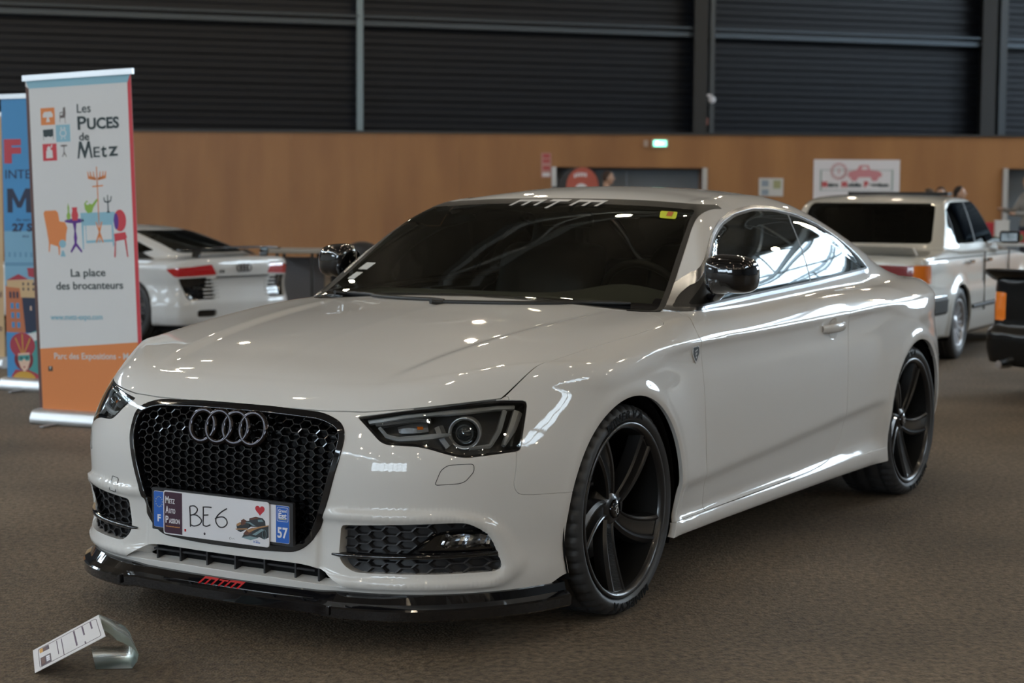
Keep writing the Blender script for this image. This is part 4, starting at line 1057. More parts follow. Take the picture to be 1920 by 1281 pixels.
mb = MB(); mb.prism(rounded([(-.2595, .0008), (-.2165, .0008), (-.2165, .1092), (-.2595, .1092)], [.006, 0, 0, .006]), .0012, .0016, M=Mp()); mb.prism(rounded([(.2110, .0008), (.2595, .0008), (.2595, .1092), (.2110, .1092)], [0, .006, .006, 0]), .0012, .0016, M=Mp()); mb.build('blue_bands', BLU, po)
mb = MB(); put_text(mb, 'F', .030, Mp(.0018) @ Matrix.Translation((-.2385, .018, 0)), align='CENTER', bold=.0008); put_text(mb, '57', .043, Mp(.0018) @ Matrix.Translation((.2355, .016, 0)), width=.038, align='CENTER', bold=.0010)
put_text(mb, 'Grand', .0125, Mp(.0018) @ Matrix.Translation((.2355, .091, 0)), width=.030, align='CENTER', bold=.0002); put_text(mb, 'Est', .022, Mp(.0018) @ Matrix.Translation((.2355, .073, 0)), width=.030, align='CENTER', bold=.0007)
sq = rounded([(.2155, .064), (.2555, .064), (.2555, .1045), (.2155, .1045)], .004); mb.tube([tuple((Mp(.0018) @ Vector((x, y, 0)))) for x, y in sq], .0007, 4, closed=True, caps=False)
mb.build('band_lettering', PRW, po)
mb = MB()
for k in range(12):
    a = k*math.pi/6; cx, cy = -.2385+.0135*math.cos(a), .078+.0155*math.sin(a); mb.prism([(cx+(.0019 if j % 2 == 0 else .0008)*math.sin(j*math.pi/5), cy+(.0019 if j % 2 == 0 else .0008)*math.cos(j*math.pi/5)) for j in range(10)], .0016, .0020, M=Mp())
mb.prism([(.2205, .0695), (.2505, .0695), (.2505, .0708), (.2205, .0708)], .0016, .002, M=Mp()); mb.build('star_ring', YEL, po)
# the club's show plate fixed over it
EX0, EX1, EZ0, EZ1 = -.2165, .190, -.017, .116
Me = lambda d=0: frame_m((PX+.004+d, 0, .304), (0, 1, 0), (0, 0, 1))
mb = MB(); mb.prism(rounded([(EX0, EZ0), (EX1, EZ0), (EX1, EZ1), (EX0, EZ1)], .010), 0, .003, M=Me()); ep = mb.build('show_plate', WHT, po)
ep['label'] = 'white plate with handwritten BE6, red heart and old cars'
mb = MB(); o_ = rounded([(EX0+.003, EZ0+.003), (EX1-.003, EZ0+.003), (EX1-.003, EZ1-.003), (EX0+.003, EZ1-.003)], .008)
def sub(mb, mname, m): o = mb.build(mname, m); o.parent = po; return o
mb = MB(); mb.prism(rounded([(EX0+.0035, EZ0+.0035), (-.142, EZ0+.0035), (-.142, EZ1-.0035), (EX0+.0035, EZ1-.0035)], [.007, 0, 0, .007]), .003, .0034, M=Me()); sub(mb, 'purple_band', PUR)
mb = MB()
for (a, b, z, w1, w2) in (('M', 'ETZ', .078, .013, .022), ('A', 'UTO', .048, .0125, .024), ('P', 'ASSION', .018, .0115, .043)):
    q = Me(.0036) @ Matrix.Translation((-.2075, z, 0)); put_text(mb, a, .0300, q, width=w1, bold=.0006); put_text(mb, b, .0200, q @ Matrix.Translation((w1+.002, 0, 0)), width=w2, bold=.0004)
sub(mb, 'club_lettering', PRW)
mb = MB(); put_text(mb, 'www.metz-auto-passion.fr', .0060, Me(.0036) @ Matrix.Translation((-.207, .006, 0)), width=.056, bold=.0001); sub(mb, 'web_lettering', mat('print_orange', (.55, .25, .08), rough=.5))
# handwriting in marker
def stroke(mb, pts, r, M, n=18):
    P = np.array(pts, float); t = np.linspace(0, len(P)-1, n*(len(P)-1)//2+2); o = []
    for q in t:
        i = min(int(q), len(P)-2); f = q-i; p0 = P[max(i-1, 0)]; p1 = P[i]; p2 = P[i+1]; p3 = P[min(i+2, len(P)-1)]
        o.append(.5*((2*p1)+(-p0+p2)*f+(2*p0-5*p1+4*p2-p3)*f*f+(-p0+3*p1-3*p2+p3)*f**3))
    mb.tube([tuple(M @ Vector((a, b, 0))) for a, b in o], r, 6, flat=1)
mb = MB(); Mh = Me(.0032); S_ = lambda L: [(-.142+a*.332/1045, EZ1-.004-(b)*.130/535+a*.0) for a, b in L]
stroke(mb, S_([(95, 150), (100, 250), (103, 400)]), .0021, Mh)
stroke(mb, S_([(98, 145), (150, 135), (190, 170), (165, 225), (105, 258)]), .0021, Mh)
stroke(mb, S_([(110, 252), (180, 248), (238, 300), (215, 355), (150, 385), (103, 375)]), .0021, Mh)
stroke(mb, S_([(262, 132), (262, 240), (258, 330), (262, 365)]), .0021, Mh); stroke(mb, S_([(258, 135), (310, 128), (362, 128)]), .0021, Mh); stroke(mb, S_([(262, 235), (322, 225)]), .0021, Mh); stroke(mb, S_([(262, 362), (300, 368), (345, 345)]), .0021, Mh)
stroke(mb, S_([(548, 118), (480, 170), (425, 235), (415, 300), (455, 355), (510, 350), (548, 305), (540, 255), (500, 228), (440, 240), (405, 262)]), .0021, Mh)
sub(mb, 'handwriting', INK)
mb = MB(); ht = []
for k in range(40):
    t = 2*math.pi*k/40; ht.append((.1565+.0175*(math.sin(t)**3), .0905+.0165*(13*math.cos(t)-5*math.cos(2*t)-2*math.cos(3*t)-math.cos(4*t))/16))
mb.prism(ht, .003, .0036, M=Me()); sub(mb, 'red_heart', mat('heart_red', (.42, .02, .03), rough=.4))
mb = MB(); mb.lathe([(0, .0042), (.0032, .004), (.0040, .003)], 12, M=Me() @ Matrix.Translation((-.055, -.001, 0)) @ Matrix.Rotation(0, 4, 'X')); sub(mb, 'plate_screw', mat('screw_dark', (.05, .04, .05), rough=.3, metal=.8))
# little drawing of two old cars
MAR = mat('print_maroon', (.10, .035, .02), rough=.5); TAN = mat('print_tan', (.33, .17, .07), rough=.5); TEA = mat('print_teal', (.16, .24, .26), rough=.5); NAV = mat('print_dark', (.02, .025, .03), rough=.5)
cvt = lambda L: [(-.142+(a-510)*.332/1045, EZ1-.004-(b-(180+(a-270)*.088))*.130/520) for a, b in L]
def art(name, m, polys, h):
    mb = MB()
    for p in polys: mb.prism(cvt(p), .003, .003+h, M=Me())
    return sub(mb, name, m)
art('old_car_drawing', NAV, [[(1320, 520), (1325, 470), (1400, 450), (1480, 465), (1510, 500), (1515, 560), (1440, 570), (1330, 570)], [(1170, 560), (1240, 510), (1330, 500), (1340, 570), (1300, 600), (1220, 640), (1180, 620)], [(1235, 700), (1280, 620), (1380, 580), (1550, 545), (1550, 690), (1500, 715), (1440, 690), (1340, 730)]], .0003)
art('old_car_drawing', MAR, [[(1325, 475), (1400, 452), (1440, 458), (1420, 475), (1340, 490)], [(1225, 500), (1255, 480), (1290, 500), (1280, 540), (1235, 560)], [(1250, 660), (1290, 610), (1370, 580), (1350, 640), (1300, 670)]], .0006)
art('old_car_drawing', TAN, [[(1160, 600), (1300, 590), (1300, 604), (1165, 612)], [(1170, 545), (1215, 520), (1230, 545), (1185, 570)], [(1290, 615), (1400, 575), (1545, 545), (1548, 556), (1420, 590), (1320, 640)]], .0008)
art('old_car_drawing', TEA, [[(1225, 700), (1330, 680), (1430, 700), (1340, 730)], [(1270, 525), (1330, 515), (1400, 560), (1370, 560), (1320, 530)], [(1360, 660), (1470, 590), (1500, 600), (1400, 670)], [(1425, 485), (1470, 480), (1490, 505), (1430, 510)]], .0010)
mb = MB(); c_ = cvt([(1520, 655)])[0]; M = Me() @ Matrix.Translation((c_[0]-.004, c_[1], .0042)) @ Matrix.Rotation(math.pi/2, 4, 'X'); mb.tube([tuple(Me(.0044) @ Vector((c_[0]-.005+.0068*math.cos(t), c_[1]+.0135*math.sin(t), 0))) for t in np.linspace(0, 2*math.pi, 17)[:-1]], .0009, 4, closed=True, caps=False); sub(mb, 'old_car_drawing', TEA)
mb = MB(); mb.prism([(-.1335, -.002), (-.1265, -.002), (-.1265, .006), (-.1335, .006)], .003, .0035, M=Me()); sub(mb, 'small_red_mark', LRED)
mb = MB(); stroke(mb, [(.045, .000), (.041, -.004), (.043, -.008), (.047, -.007)], .0005, Me(.0034)); stroke(mb, [(.045, -.001), (.052, -.006), (.056, -.003), (.060, -.007)], .0004, Me(.0034)); sub(mb, 'small_signature', mat('print_grey', (.2, .18, .18), rough=.5))
mb = MB(); put_text(mb, 'X', .009, Me(.0036) @ Matrix.Translation((.131, -.008, 0)), width=.007); put_text(mb, 'METZ', .004, Me(.0036) @ Matrix.Translation((.1405, -.0035, 0)), width=.010); [mb.prism([(a, -.0085), (a+.003, -.0085), (a+.003, -.0055), (a, -.0055)], .003, .0036, M=Me()) for a in (.1405, .1445, .149, .153)]; sub(mb, 'small_blue_mark', BLU)

# ================================================================ mirrors, handles, badge, wipers, stickers
for sd in (1, -1):
    MX = -.745 if sd > 0 else -.93
    def mfun(x, y, z):      # mirror housing: a rounded wedge, flat towards the rear
        cx, cy, cz = MX, .912, 1.052
        X = (x-cx); Y = (y-cy); Z = z-cz; Yt = Y; Xt = X+.25*Y
        w = .084; hgt = .066
        e = (np.abs(Yt/w)**3.2+np.abs((Z+.08*np.clip(Yt,-1,1))/(hgt+np.where(Z < 0, np.clip(-Yt, 0, 1)*.30, 0)))**3.2+np.abs(np.minimum(-Xt, 0)/.085)**2.4+np.abs(np.maximum(-Xt, 0)/.06)**3)**(1/3)-1
        return e*.06
    P, Q = surface_nets(lambda x, y, z: mfun(x, y+0*y, z) if True else 0, (MX-.16, 0, .94), (MX+.16, 1.12, 1.18), .008)
    T = np.vstack([Q[:, [0, 1, 2]], Q[:, [0, 2, 3]]])
    # surface_nets mirrors in y: keep this side
    m = (P[:, 1] > 0) ; pc = Piece(P, np.zeros_like(P)+[0, 0, 1], T).faces(m)[0]
    pc.V = project(mfun, pc.V, 3, .002, .01); pc.N = normals(mfun, pc.V, pc.T, .004, 1)
    if sd < 0: pc = Piece(pc.V*[1, -1, 1], pc.N*[1, -1, 1], pc.T[:, ::-1])
    mo = piece_obj('door_mirror', pc, BLKG, car)
    mb = MB(); mb.tube([(-.80, .805*sd, .965), (MX*.5-.39, .84*sd, .968), (MX+.0, .865*sd, .982), (MX+.0, .885*sd, 1.005)], [.030, .026, .022, .026], 12, flat=.6); mb.build('mirror_arm', BLKG, mo)
    mb = MB(); mb.prism(rounded([(-.068, -.046), (.062, -.050), (.070, .040), (-.06, .046)], .03), 0, .003, M=frame_m((MX-.056, .912*sd, 1.052), (.25*sd*.0+.0, 1, 0), (0, 0, 1))); mb.build('mirror_glass', mat('mirror_silver', (.7, .72, .74), rough=.02, metal=1), mo)
    mb = MB(); mb.tube([(MX+.045, .862*sd, .996), (MX+.036, .915*sd, .988), (MX+.010, .965*sd, .997), (MX-.018, .992*sd, 1.03), (MX-.03, .997*sd, 1.065)], .0022, 6); mb.build('mirror_edge_strip', ALU, mo)
    # door handle: grip bar over a scooped cup
    d = doors[0] if sd > 0 else doors[1]
    y_ = float(skin_y(-1.76, .80)[0])
    mb = MB(); V = []
    xs_ = np.linspace(-1.655, -1.885, 15)
    for i, x in enumerate(xs_):
        t = i/14; o = .028*math.sin(math.pi*min(max(t, .0), 1))**.45; hh = .0155+.003*math.sin(math.pi*t); zc = .8035+.004*t
        for k in range(10):
            a = 2*math.pi*k/10; V.append((x, (y_-.004+o*.95+.008*math.cos(a))*sd, zc+hh*math.sin(a)))
    F = [(i*10+k, i*10+(k+1) % 10, (i+1)*10+(k+1) % 10, (i+1)*10+k) for i in range(14) for k in range(10)]
    F = F if sd < 0 else [f[::-1] for f in F]; mb.add(V, F, 0, True); hdl = mb.build('door_handle', PAINT, d)
    mb = MB(); rim_ = [(-1.765+.052*math.cos(t), .800+.043*math.sin(t)) for t in np.linspace(0, 2*math.pi, 29)[:-1]]
    yy = skin_y(*np.array(rim_).T); cc = [(-1.765+k*.052*math.cos(t), .800+k*.043*math.sin(t), dep) for k, dep in ((1.0, .0012), (.93, .0005), (.8, .0008), (.0, .0008)) for t in np.linspace(0, 2*math.pi, 29)[:-1]]
    ys2 = skin_y([p[0] for p in cc], [p[1] for p in cc]); V = [(p[0], (q+p[2])*sd, p[1]) for p, q in zip(cc, ys2)]
    F = [(a*28+k, a*28+(k+1) % 28, (a+1)*28+(k+1) % 28, (a+1)*28+k) for a in range(3) for k in range(28)]
    F = F if sd > 0 else [f[::-1] for f in F]; mb.add(V, F, 0, True); mb.build('handle_cup', mat('white_paint_cup', (.60, .575, .54), rough=.2, coat=1), d)
    # lock seam: fuel flap only on the far side; shield badge ahead of each door
    sh = rounded([(-.018, .030), (.018, .030), (.019, .0), (.0, -.034), (-.019, .0)], .006)
    yb = float(skin_y(-.478, .792)[0]); nb = nrm([(-.478, yb, .792)])[0]
    Mb = frame_m((-.478, (yb+.001)*sd, .792), (-1*sd, 0, 0), (0, 0, 1), (0, sd, 0)); 
    mb = MB(); mb.prism([(x*1.45, z) for x, z in sh], 0, .003, M=Mb); bo = mb.build('shield_badge', CHR, car)
    mb = MB(); mb.prism([(x*1.1, z*.76) for x, z in sh], .003, .0036, M=Mb); mb.build('badge_field', NAV, bo)
    mb = MB(); mb.prism([(-.009, .006), (.009, .012), (.009, .016), (-.009, .011)], .0036, .0042, M=Mb); mb.prism([(-.007, -.006), (.006, .0), (.004, .005), (-.008, .001)], .0036, .0042, M=Mb); mb.prism([(-.004, -.016), (.004, -.012), (.003, -.007), (-.005, -.010)], .0036, .0042, M=Mb); mb.build('badge_mark', SIL, bo)
def ws_x(y, z):
    y = np.atleast_1d(np.asarray(y, float)); z = np.atleast_1d(np.asarray(z, float)); lo = np.full(y.shape, -1.6); hi = np.full(y.shape, -.3)
    for _ in range(26):
        m = (lo+hi)/2; i = audi(m, y, z) < 0; lo = np.where(i, m, lo); hi = np.where(i, hi, m)
    return (lo+hi)/2
def on_ws(mb, P2, off=.002, thick=.0005):
    """flat polygon (y, z) laid on the windscreen"""
    P = np.array(P2); x = ws_x(P[:, 0], P[:, 1]); Q = np.stack([x, P[:, 0], P[:, 1]], 1); n = nrm(Q); Q = Q+n*off
    mb.add(Q, [tuple(range(len(Q)))], 0, False)
mb = MB(); H_ = .030
def wsbar(pts): on_ws(mb, [(y, z) for y, z in pts], .0035)
def wstext():
    W0, W1, zt_, th = -.215, .195, 1.301, .0075
    def zz(y, v): return zt_-.020*(abs(y)/.33)**2*.3-v
    def bar(y0, y1, v0, v1, sl=.9):   # v measured down from the top; slant
        a = [(y0-v0*sl, v0), (y1-v0*sl, v0), (y1-v1*sl, v1), (y0-v1*sl, v1)]; wsbar([(y, zz(y, v)) for y, v in a])
    for y0 in (W0+.03, .085):
        w = .125; bar(y0, y0+w, 0, th)
        for q in (0, .5, 1): a = y0+(w-.014)*q; bar(a, a+.014, th, .023)
    bar(-.035, .050, 0, th); bar(.000, .014, th, .034)
wstext(); mb.build('sunstrip_lettering', mat('silver_vinyl', (.50, .50, .50), rough=.4), wso)
mb = MB(); on_ws(mb, rounded([(.462, 1.262), (.532, 1.258), (.548, 1.232), (.482, 1.236)], .008), .003); st = mb.build('yellow_sticker', mat('sticker_yellow', (.50, .55, .02), rough=.5), wso)
mb = MB(); on_ws(mb, [(.495, 1.258), (.518, 1.257), (.524, 1.241), (.502, 1.242)], .004); mb.build('sticker_print', mat('sticker_orange', (.45, .12, .02), rough=.5), wso)
for q in ([(-.668, 1.050), (-.612, 1.050), (-.632, 1.024), (-.688, 1.024)], [(-.683, 1.014), (-.640, 1.014), (-.660, .988), (-.703, .988)]):
    mb = MB(); on_ws(mb, q, .003); mb.build('white_sticker', mat('sticker_white', (.45, .46, .44), rough=.5), wso)
for ya, yb2, s in ((-.62, -.02, 1), (-.0, .60, 1)):
    mb = MB(); ys3 = np.linspace(ya, yb2, 12); z3 = np.full(12, .938)+.004*np.linspace(0, 1, 12); x3 = ws_x(ys3, z3)+.004; mb.tube([(x, y, z) for x, y, z in zip(x3, ys3, z3+.004)], [.009]*11+[.005], 6); mb.tube([(x3[0], ya, z3[0]), (x3[0]+.05, ya-.02, .945)], .010, 6)
    mb.build('wiper', RUB, car)
cow = MB(); V = []; 
for y in np.linspace(-.70, .70, 29):
    V += [(-.452-.11*y*y, y, .935-.02*abs(y)), (-.50-.12*y*y, y, .925-.02*abs(y)), (-.62-.1*y*y, y, .955-.02*abs(y))]
F = [(i*3+k, (i+1)*3+k, (i+1)*3+k+1, i*3+k+1) for i in range(28) for k in range(2)]
cow.add(V, [f[::-1] for f in F], 0, True); cow.build('cowl_panel', BLKP, car)

# ================================================================ cabin
DASH = mat('dashboard_grey', (.24, .25, .225), rough=.8); SEAT = mat('seat_leather', (.018, .018, .02), rough=.45); BEI = mat('roof_lining', (.10, .095, .09), rough=.9)
mb = MB(); V = []; n = 25
for y in np.linspace(-.74, .74, n):
    hood_ = .045*math.exp(-((y-.36)/.20)**2)
    V += [(-.46, y, .86), (-.60, y, .925), (-.84, y, .935+hood_*.5), (-1.0, y, .945+hood_), (-1.06, y, .925+hood_), (-1.08, y, .82), (-1.02, y, .55)]
F = [(i*7+k, i*7+k+1, (i+1)*7+k+1, (i+1)*7+k) for i in range(n-1) for k in range(6)]
mb.add(V, F, 0, True); mb.build('dashboard', DASH, car)
mb = MB(); M = frame_m((-1.17, .36, .90), (0, 1, 0), (.38, 0, .92)); mb.lathe([(.178+.015*math.cos(t), .015*math.sin(t)) for t in np.linspace(0, 2*math.pi, 11)], 48, M=M); 
mb.lathe([(0, .02), (.06, .015), (.07, -.02)], 20, M=M)
for a in (0, math.pi, -math.pi/2): mb.tube([tuple(M @ Vector((.05*math.cos(a), .05*math.sin(a), 0))), tuple(M @ Vector((.17*math.cos(a), .17*math.sin(a), 0)))], .014, 6)
mb.build('steering_wheel', SEAT, car)
def seat(y, x=-1.62):
    def sf(X, Y, Z):
        def box(cx, cy, cz, hx, hy, hz, r, sh=0):
            qx = abs(X-cx-sh*(Z-cz))-hx+r; qy = abs(Y-cy)-hy+r; qz = abs(Z-cz)-hz+r
            return np.sqrt(np.maximum(qx, 0)**2+np.maximum(qy, 0)**2+np.maximum(qz, 0)**2)+np.minimum(np.maximum(qx, np.maximum(qy, qz)), 0)-r
        f = smin(box(x+.26, .5, .52, .28, .26, .09, .07), box(x-.02, .5, .80, .075, .25, .32, .07, -.35), .05)
        f = smin(f, box(x-.17, .5, 1.16, .055, .13, .09, .045, -.25), .01)
        return smin(f, box(x-.13, .5, 1.07, .02, .05, .06, .015), .01)
    P, Q = surface_nets(sf, (x-.4, 0, .4), (x+.6, .8, 1.3), .022); T = np.vstack([Q[:, [0, 1, 2]], Q[:, [0, 2, 3]]])
    pc = Piece(P, np.zeros_like(P)+[0, 0, 1], T).faces(P[:, 1] > 0)[0]; pc.N = normals(sf, pc.V, pc.T, .008, 1); pc.V = pc.V+[0, y-.5, 0]
    return piece_obj('seat', pc, SEAT, car)
seat(.36); seat(-.36)
mb = MB(); mb.box((-2.55, 0, .80), (.2, 1.1, .45), bev=.06); mb.box((-2.3, 0, .52), (.5, 1.1, .18), bev=.06); mb.build('rear_bench', SEAT, car)
mb = MB(); mb.box((-1.6, 0, .40), (2.2, 1.5, .05)); mb.box((-2.75, 0, .93), (.6, 1.1, .03)); mb.build('cabin_floor', BLKM, car)
mb = MB(); mb.tube([(-1.26, 0, 1.285), (-1.215, 0, 1.25)], .009, 6); mb.box((-1.20, 0, 1.225), (.025, .23, .06), bev=.012); mb.build('rear_view_mirror', BLKP, car)
roof_in = offset(body, -.035); roof_in = roof_in.clip(1.0-roof_in.V[:, 2]); piece_obj('roof_lining', flip(roof_in), BEI, car)
bt = MB()
# ================================================================ roll-up banners
BW = mat('banner_white', (.58, .58, .58), rough=.6); BO = mat('banner_orange', (.62, .20, .055), rough=.6); BR_ = mat('banner_red', (.50, .035, .05), rough=.6); BB = mat('banner_light_blue', (.22, .42, .52), rough=.6); BK = mat('banner_dark', (.018, .035, .04), rough=.6)
BBR = mat('banner_brown', (.10, .05, .045), rough=.6); BGN = mat('banner_green', (.22, .38, .05), rough=.6); BPU = mat('banner_purple', (.09, .02, .22), rough=.6); BBG = mat('banner_grey_brown', (.12, .10, .10), rough=.6)
SILB = mat('banner_aluminium', (.55, .56, .57), rough=.35, metal=.7); PLS = mat('grey_plastic_end', (.25, .25, .26), rough=.5)
def banner(p0, p1, h, lean, label, back=0.0, panel=BW, base_w=.06):
    """roll-up banner standing from floor point p0 to p1; returns root and a painter"""
    p0 = Vector((*p0, 0)); p1 = Vector((*p1, 0)); w = (p1-p0).length; ax = (p1-p0).normalized(); n = Vector((ax.y, -ax.x, 0))
    if n.dot(Vector(CAM)-p0) < 0: n = -n
    root = empty('roll_up_banner', ((p0+p1)/2), math.atan2(ax.y, ax.x), label, 'banner')
    # local frame: x along, z up, front towards -y
    sgn = -1
    mb = MB(); mb.prism(rounded([(-.07, .0), (.07, .0), (.075, .03), (.06, .07), (.02, .085), (-.05, .08), (-.075, .03)], .02), -w/2-.02, w/2+.02, M=frame_m((0, 0, 0), (0, 1, 0), (0, 0, 1)), smooth=False); mb.build('base_cassette', SILB, root)
    for s in (-1, 1):
        mb = MB(); mb.box((s*w*.28, -.02, .008), (.03, .36, .012), bev=.004); mb.build('foot', PLS, root)
    mb = MB(); mb.tube([(0, .05, .05), (lean*.5, .05, h)], .010, 8); mb.build('pole', SILB, root)
    M = Matrix(((1, 0, 0, 0), (0, 0, -1, 0), (0, 1, 0, 0), (0, 0, 0, 1)))
    M = Matrix.Rotation(lean/h, 4, 'Y') @ Matrix.Rotation(-back, 4, 'X') @ M
    mb = MB(); mb.prism([(-w/2, .07), (w/2, .07), (w/2, h), (-w/2, h)], -.0015, 0, M=M); pn = mb.build('printed_panel', panel, root)
    mb = MB(); mb.prism([(-w/2-.015, h-.01), (w/2+.015, h-.01), (w/2+.015, h+.022), (-w/2-.015, h+.022)], -.012, .010, M=M); mb.build('top_rail', SILB, root)
    return root, pn, w, M
layer = [0]
class Art:
    """flat printing on a panel; u, v in 0..1 from the panel's top left"""
    def __init__(s, pn, w, h, M, du=0): s.du = du; s.pn, s.w, s.h, s.M = pn, w, h, M; s.k = 0
    def xy(s, u, v):
        u = min(max(u+s.du, 0), 1) if s.du else u
        return (-s.w/2+u*s.w, s.h*(1-v)+.07*v)
    def poly(s, name, m, polys, lay=1):
        mb = MB()
        for p in polys: mb.prism([s.xy(*q) for q in p], 0, .0004*lay, M=s.M)
        return mb.build(name, m, s.pn)
    def text(s, name, m, items):
        mb = MB()
        for t, u, v, size, width, bold in items: x, y = s.xy(u, v); put_text(mb, t, size, s.M @ Matrix.Translation((x, y, .0016)), width=width*s.w, bold=bold)
        return mb.build(name, m, s.pn)
p0 = (-2.411, -4.136); p1 = (-2.514, -3.43)
rt, pn, w, M = banner(p0, p1, 1.975, -.072, 'white and orange roll-up banner with furniture pictures behind the white coupe')
A = Art(pn, w, 1.975, M)
circ = lambda cu, cv, ru, rv, n=20, a0=0, a1=2*math.pi: [(cu+ru*math.cos(a0+(a1-a0)*k/(n if a1-a0 > 6.2 else n-1)), cv+rv*math.sin(a0+(a1-a0)*k/(n if a1-a0 > 6.2 else n-1))) for k in range(n)]
A.poly('top_edge', BB, [[(0, 0), (1, 0), (.975, .028), (.03, .028)]]); A.poly('left_edge', BBR, [[(0, .02), (.03, .028), (.03, .985), (0, .985)]]); A.poly('right_edge', BR_, [[(1, 0), (1, .80), (.965, .80), (.965, .028)]])
A.poly('orange_field', BO, [[(.03, .805), (1, .785), (1, 1), (.03, 1)]])
r_ = .36   # width to height ratio of the panel's unit steps
def sq(u, v, s=.135): return [(u, v), (u+s, v), (u+s, v+s*w/1.905), (u, v+s*w/1.905)]
A.poly('orange_square', BO, [sq(.135, .088)]); A.poly('blue_square', BB, [sq(.275, .140)]); A.poly('red_square', BR_, [sq(.14, .194)])
A.poly('mushroom_lamp', BW, [[(.155, .108), (.17, .100), (.235, .099), (.252, .108), (.25, .116), (.157, .116)], [(.197, .114), (.21, .114), (.222, .13), (.185, .13)]], 2)
A.poly('coffee_mill', BW, [[(.175, .215), (.232, .213), (.236, .236), (.172, .237)], [(.185, .206), (.20, .200), (.215, .206), (.22, .214), (.18, .214)], [(.226, .196), (.236, .198), (.226, .208), (.218, .204)]], 2)
A.poly('alarm_clock', BW, [circ(.343, .165, .032, .011), [(.318, .150), (.330, .146), (.335, .151), (.322, .155)], [(.355, .146), (.367, .150), (.363, .155), (.350, .151)], [(.320, .180), (.330, .175), (.333, .178), (.324, .184)], [(.353, .178), (.357, .175), (.366, .181), (.362, .184)]], 2)
A.poly('clock_face', BB, [circ(.343, .165, .024, .008)], 3)
A.poly('armchair_icon', BBG, [[(.352, .090), (.372, .088), (.375, .108), (.37, .120), (.318, .121), (.315, .113), (.345, .111)], [(.318, .104), (.345, .102), (.345, .105), (.322, .107), (.322, .114), (.316, .114)], [(.316, .120), (.321, .120), (.319, .133), (.316, .133)], [(.363, .119), (.368, .119), (.372, .136), (.368, .136)]])
A.poly('dresser_icon', BK, [[(.150, .152), (.250, .151), (.250, .170), (.225, .175), (.20, .172), (.175, .175), (.152, .170)], [(.152, .169), (.157, .169), (.156, .183), (.153, .183)], [(.245, .168), (.250, .168), (.250, .182), (.247, .182)]])
A.poly('side_table_icon', BBG, [circ(.345, .202, .035, .003), [(.341, .203), (.349, .203), (.349, .222), (.341, .222)], [(.341, .220), (.349, .220), (.368, .234), (.364, .236), (.346, .226), (.328, .236), (.324, .234)]])
A.text('title_lettering', BK, [('Les', .485, .108, .072, .13, .0005), ('P', .485, .157, .105, .085, .002), ('UCES', .575, .157, .085, .30, .003), ('de', .495, .189, .062, .095, .001), ('E', .625, .240, .082, .06, .0008), ('t', .695, .240, .105, .055, .002), ('z', .765, .238, .11, .09, .002)])
# the furniture group
A.poly('orange_armchair', BO, [[(.12, .400), (.135, .392), (.24, .392), (.262, .400), (.272, .425), (.325, .428), (.345, .445), (.330, .465), (.325, .485), (.29, .490), (.265, .505), (.263, .525), (.252, .525), (.248, .500), (.175, .492), (.165, .515), (.155, .515), (.160, .488), (.145, .45)]])
A.poly('globe', BB, [circ(.292, .492, .033, .012), [(.284, .512), (.30, .512), (.318, .530), (.268, .530)]], 2)
A.poly('pedestal_table', BPU, [circ(.415, .425, .095, .007, 24), [(.395, .428), (.435, .428), (.425, .455), (.435, .475), (.428, .490), (.48, .515), (.47, .520), (.42, .500), (.375, .520), (.365, .515), (.408, .490), (.402, .475), (.41, .455)]])
A.poly('green_vase', BGN, [[(.353, .385), (.362, .372), (.371, .385), (.368, .398), (.38, .408), (.372, .421), (.348, .421), (.342, .408), (.356, .398)]], 2)
A.poly('red_vase', BR_, [[(.395, .385), (.447, .385), (.443, .395), (.455, .408), (.445, .424), (.398, .424), (.388, .408), (.40, .395)]], 2)
A.poly('blue_console', BB, [[(.475, .402), (.80, .402), (.80, .432), (.78, .432), (.785, .50), (.772, .505), (.768, .49), (.52, .492), (.515, .44), (.50, .44), (.495, .51), (.485, .51), (.48, .435)]])
A.poly('console_gap', BW, [[(.525, .440), (.765, .440), (.765, .482), (.525, .484)]], 2)
A.poly('watering_can', BGN, [[(.515, .375), (.54, .366), (.57, .376), (.59, .378), (.635, .362), (.645, .366), (.60, .388), (.585, .402), (.545, .404), (.52, .392)]], 2)
A.poly('can_handle', BW, [circ(.548, .375, .016, .004)], 3)
A.poly('coat_stand', BO, [[(.642, .268), (.650, .268), (.653, .49), (.645, .49)]]+[[(.646+s*.01, .300), (.646+s*a, .300-b), (.646+s*(a+.008), .282), (.646+s*(a+.014), .282), (.646+s*(a+.008), .303), (.646+s*.01, .308)] for s in (-1, 1) for a, b in ((.022, .0), (.05, .004), (.075, .006))]+[[(.60, .324), (.70, .322), (.70, .326), (.60, .328)], [(.615, .43), (.625, .43), (.649, .455), (.67, .43), (.68, .43), (.656, .46), (.685, .49), (.675, .492), (.649, .47), (.62, .492), (.61, .490), (.642, .46)]], 3)
A.poly('candelabrum', BK, [[(.735, .352), (.742, .352), (.745, .398), (.76, .404), (.722, .404), (.734, .398)], [(.700, .360), (.708, .358), (.712, .368), (.735, .372), (.735, .376), (.705, .372)], [(.776, .356), (.768, .356), (.764, .366), (.742, .372), (.742, .376), (.770, .370)]], 3)
A.poly('red_chair', BR_, [circ(.845, .428, .058, .032, 24), [(.785, .466), (.89, .462), (.905, .478), (.895, .480), (.91, .535), (.900, .535), (.880, .484), (.80, .488), (.79, .535), (.778, .535), (.79, .49)]], 3)
A.poly('chair_shade', BPU, [circ(.81, .43, .022, .024)], 4)
MP = [(0,0),(.14,1),(.30,1),(.5,.42),(.70,1),(.84,1),(1,0),(.87,0),(.765,.64),(.53,0),(.45,0),(.235,.62),(.12,0)]
A.poly('title_letter', BK, [[(.47+.145*a, .242-.050*b) for a, b in MP]])
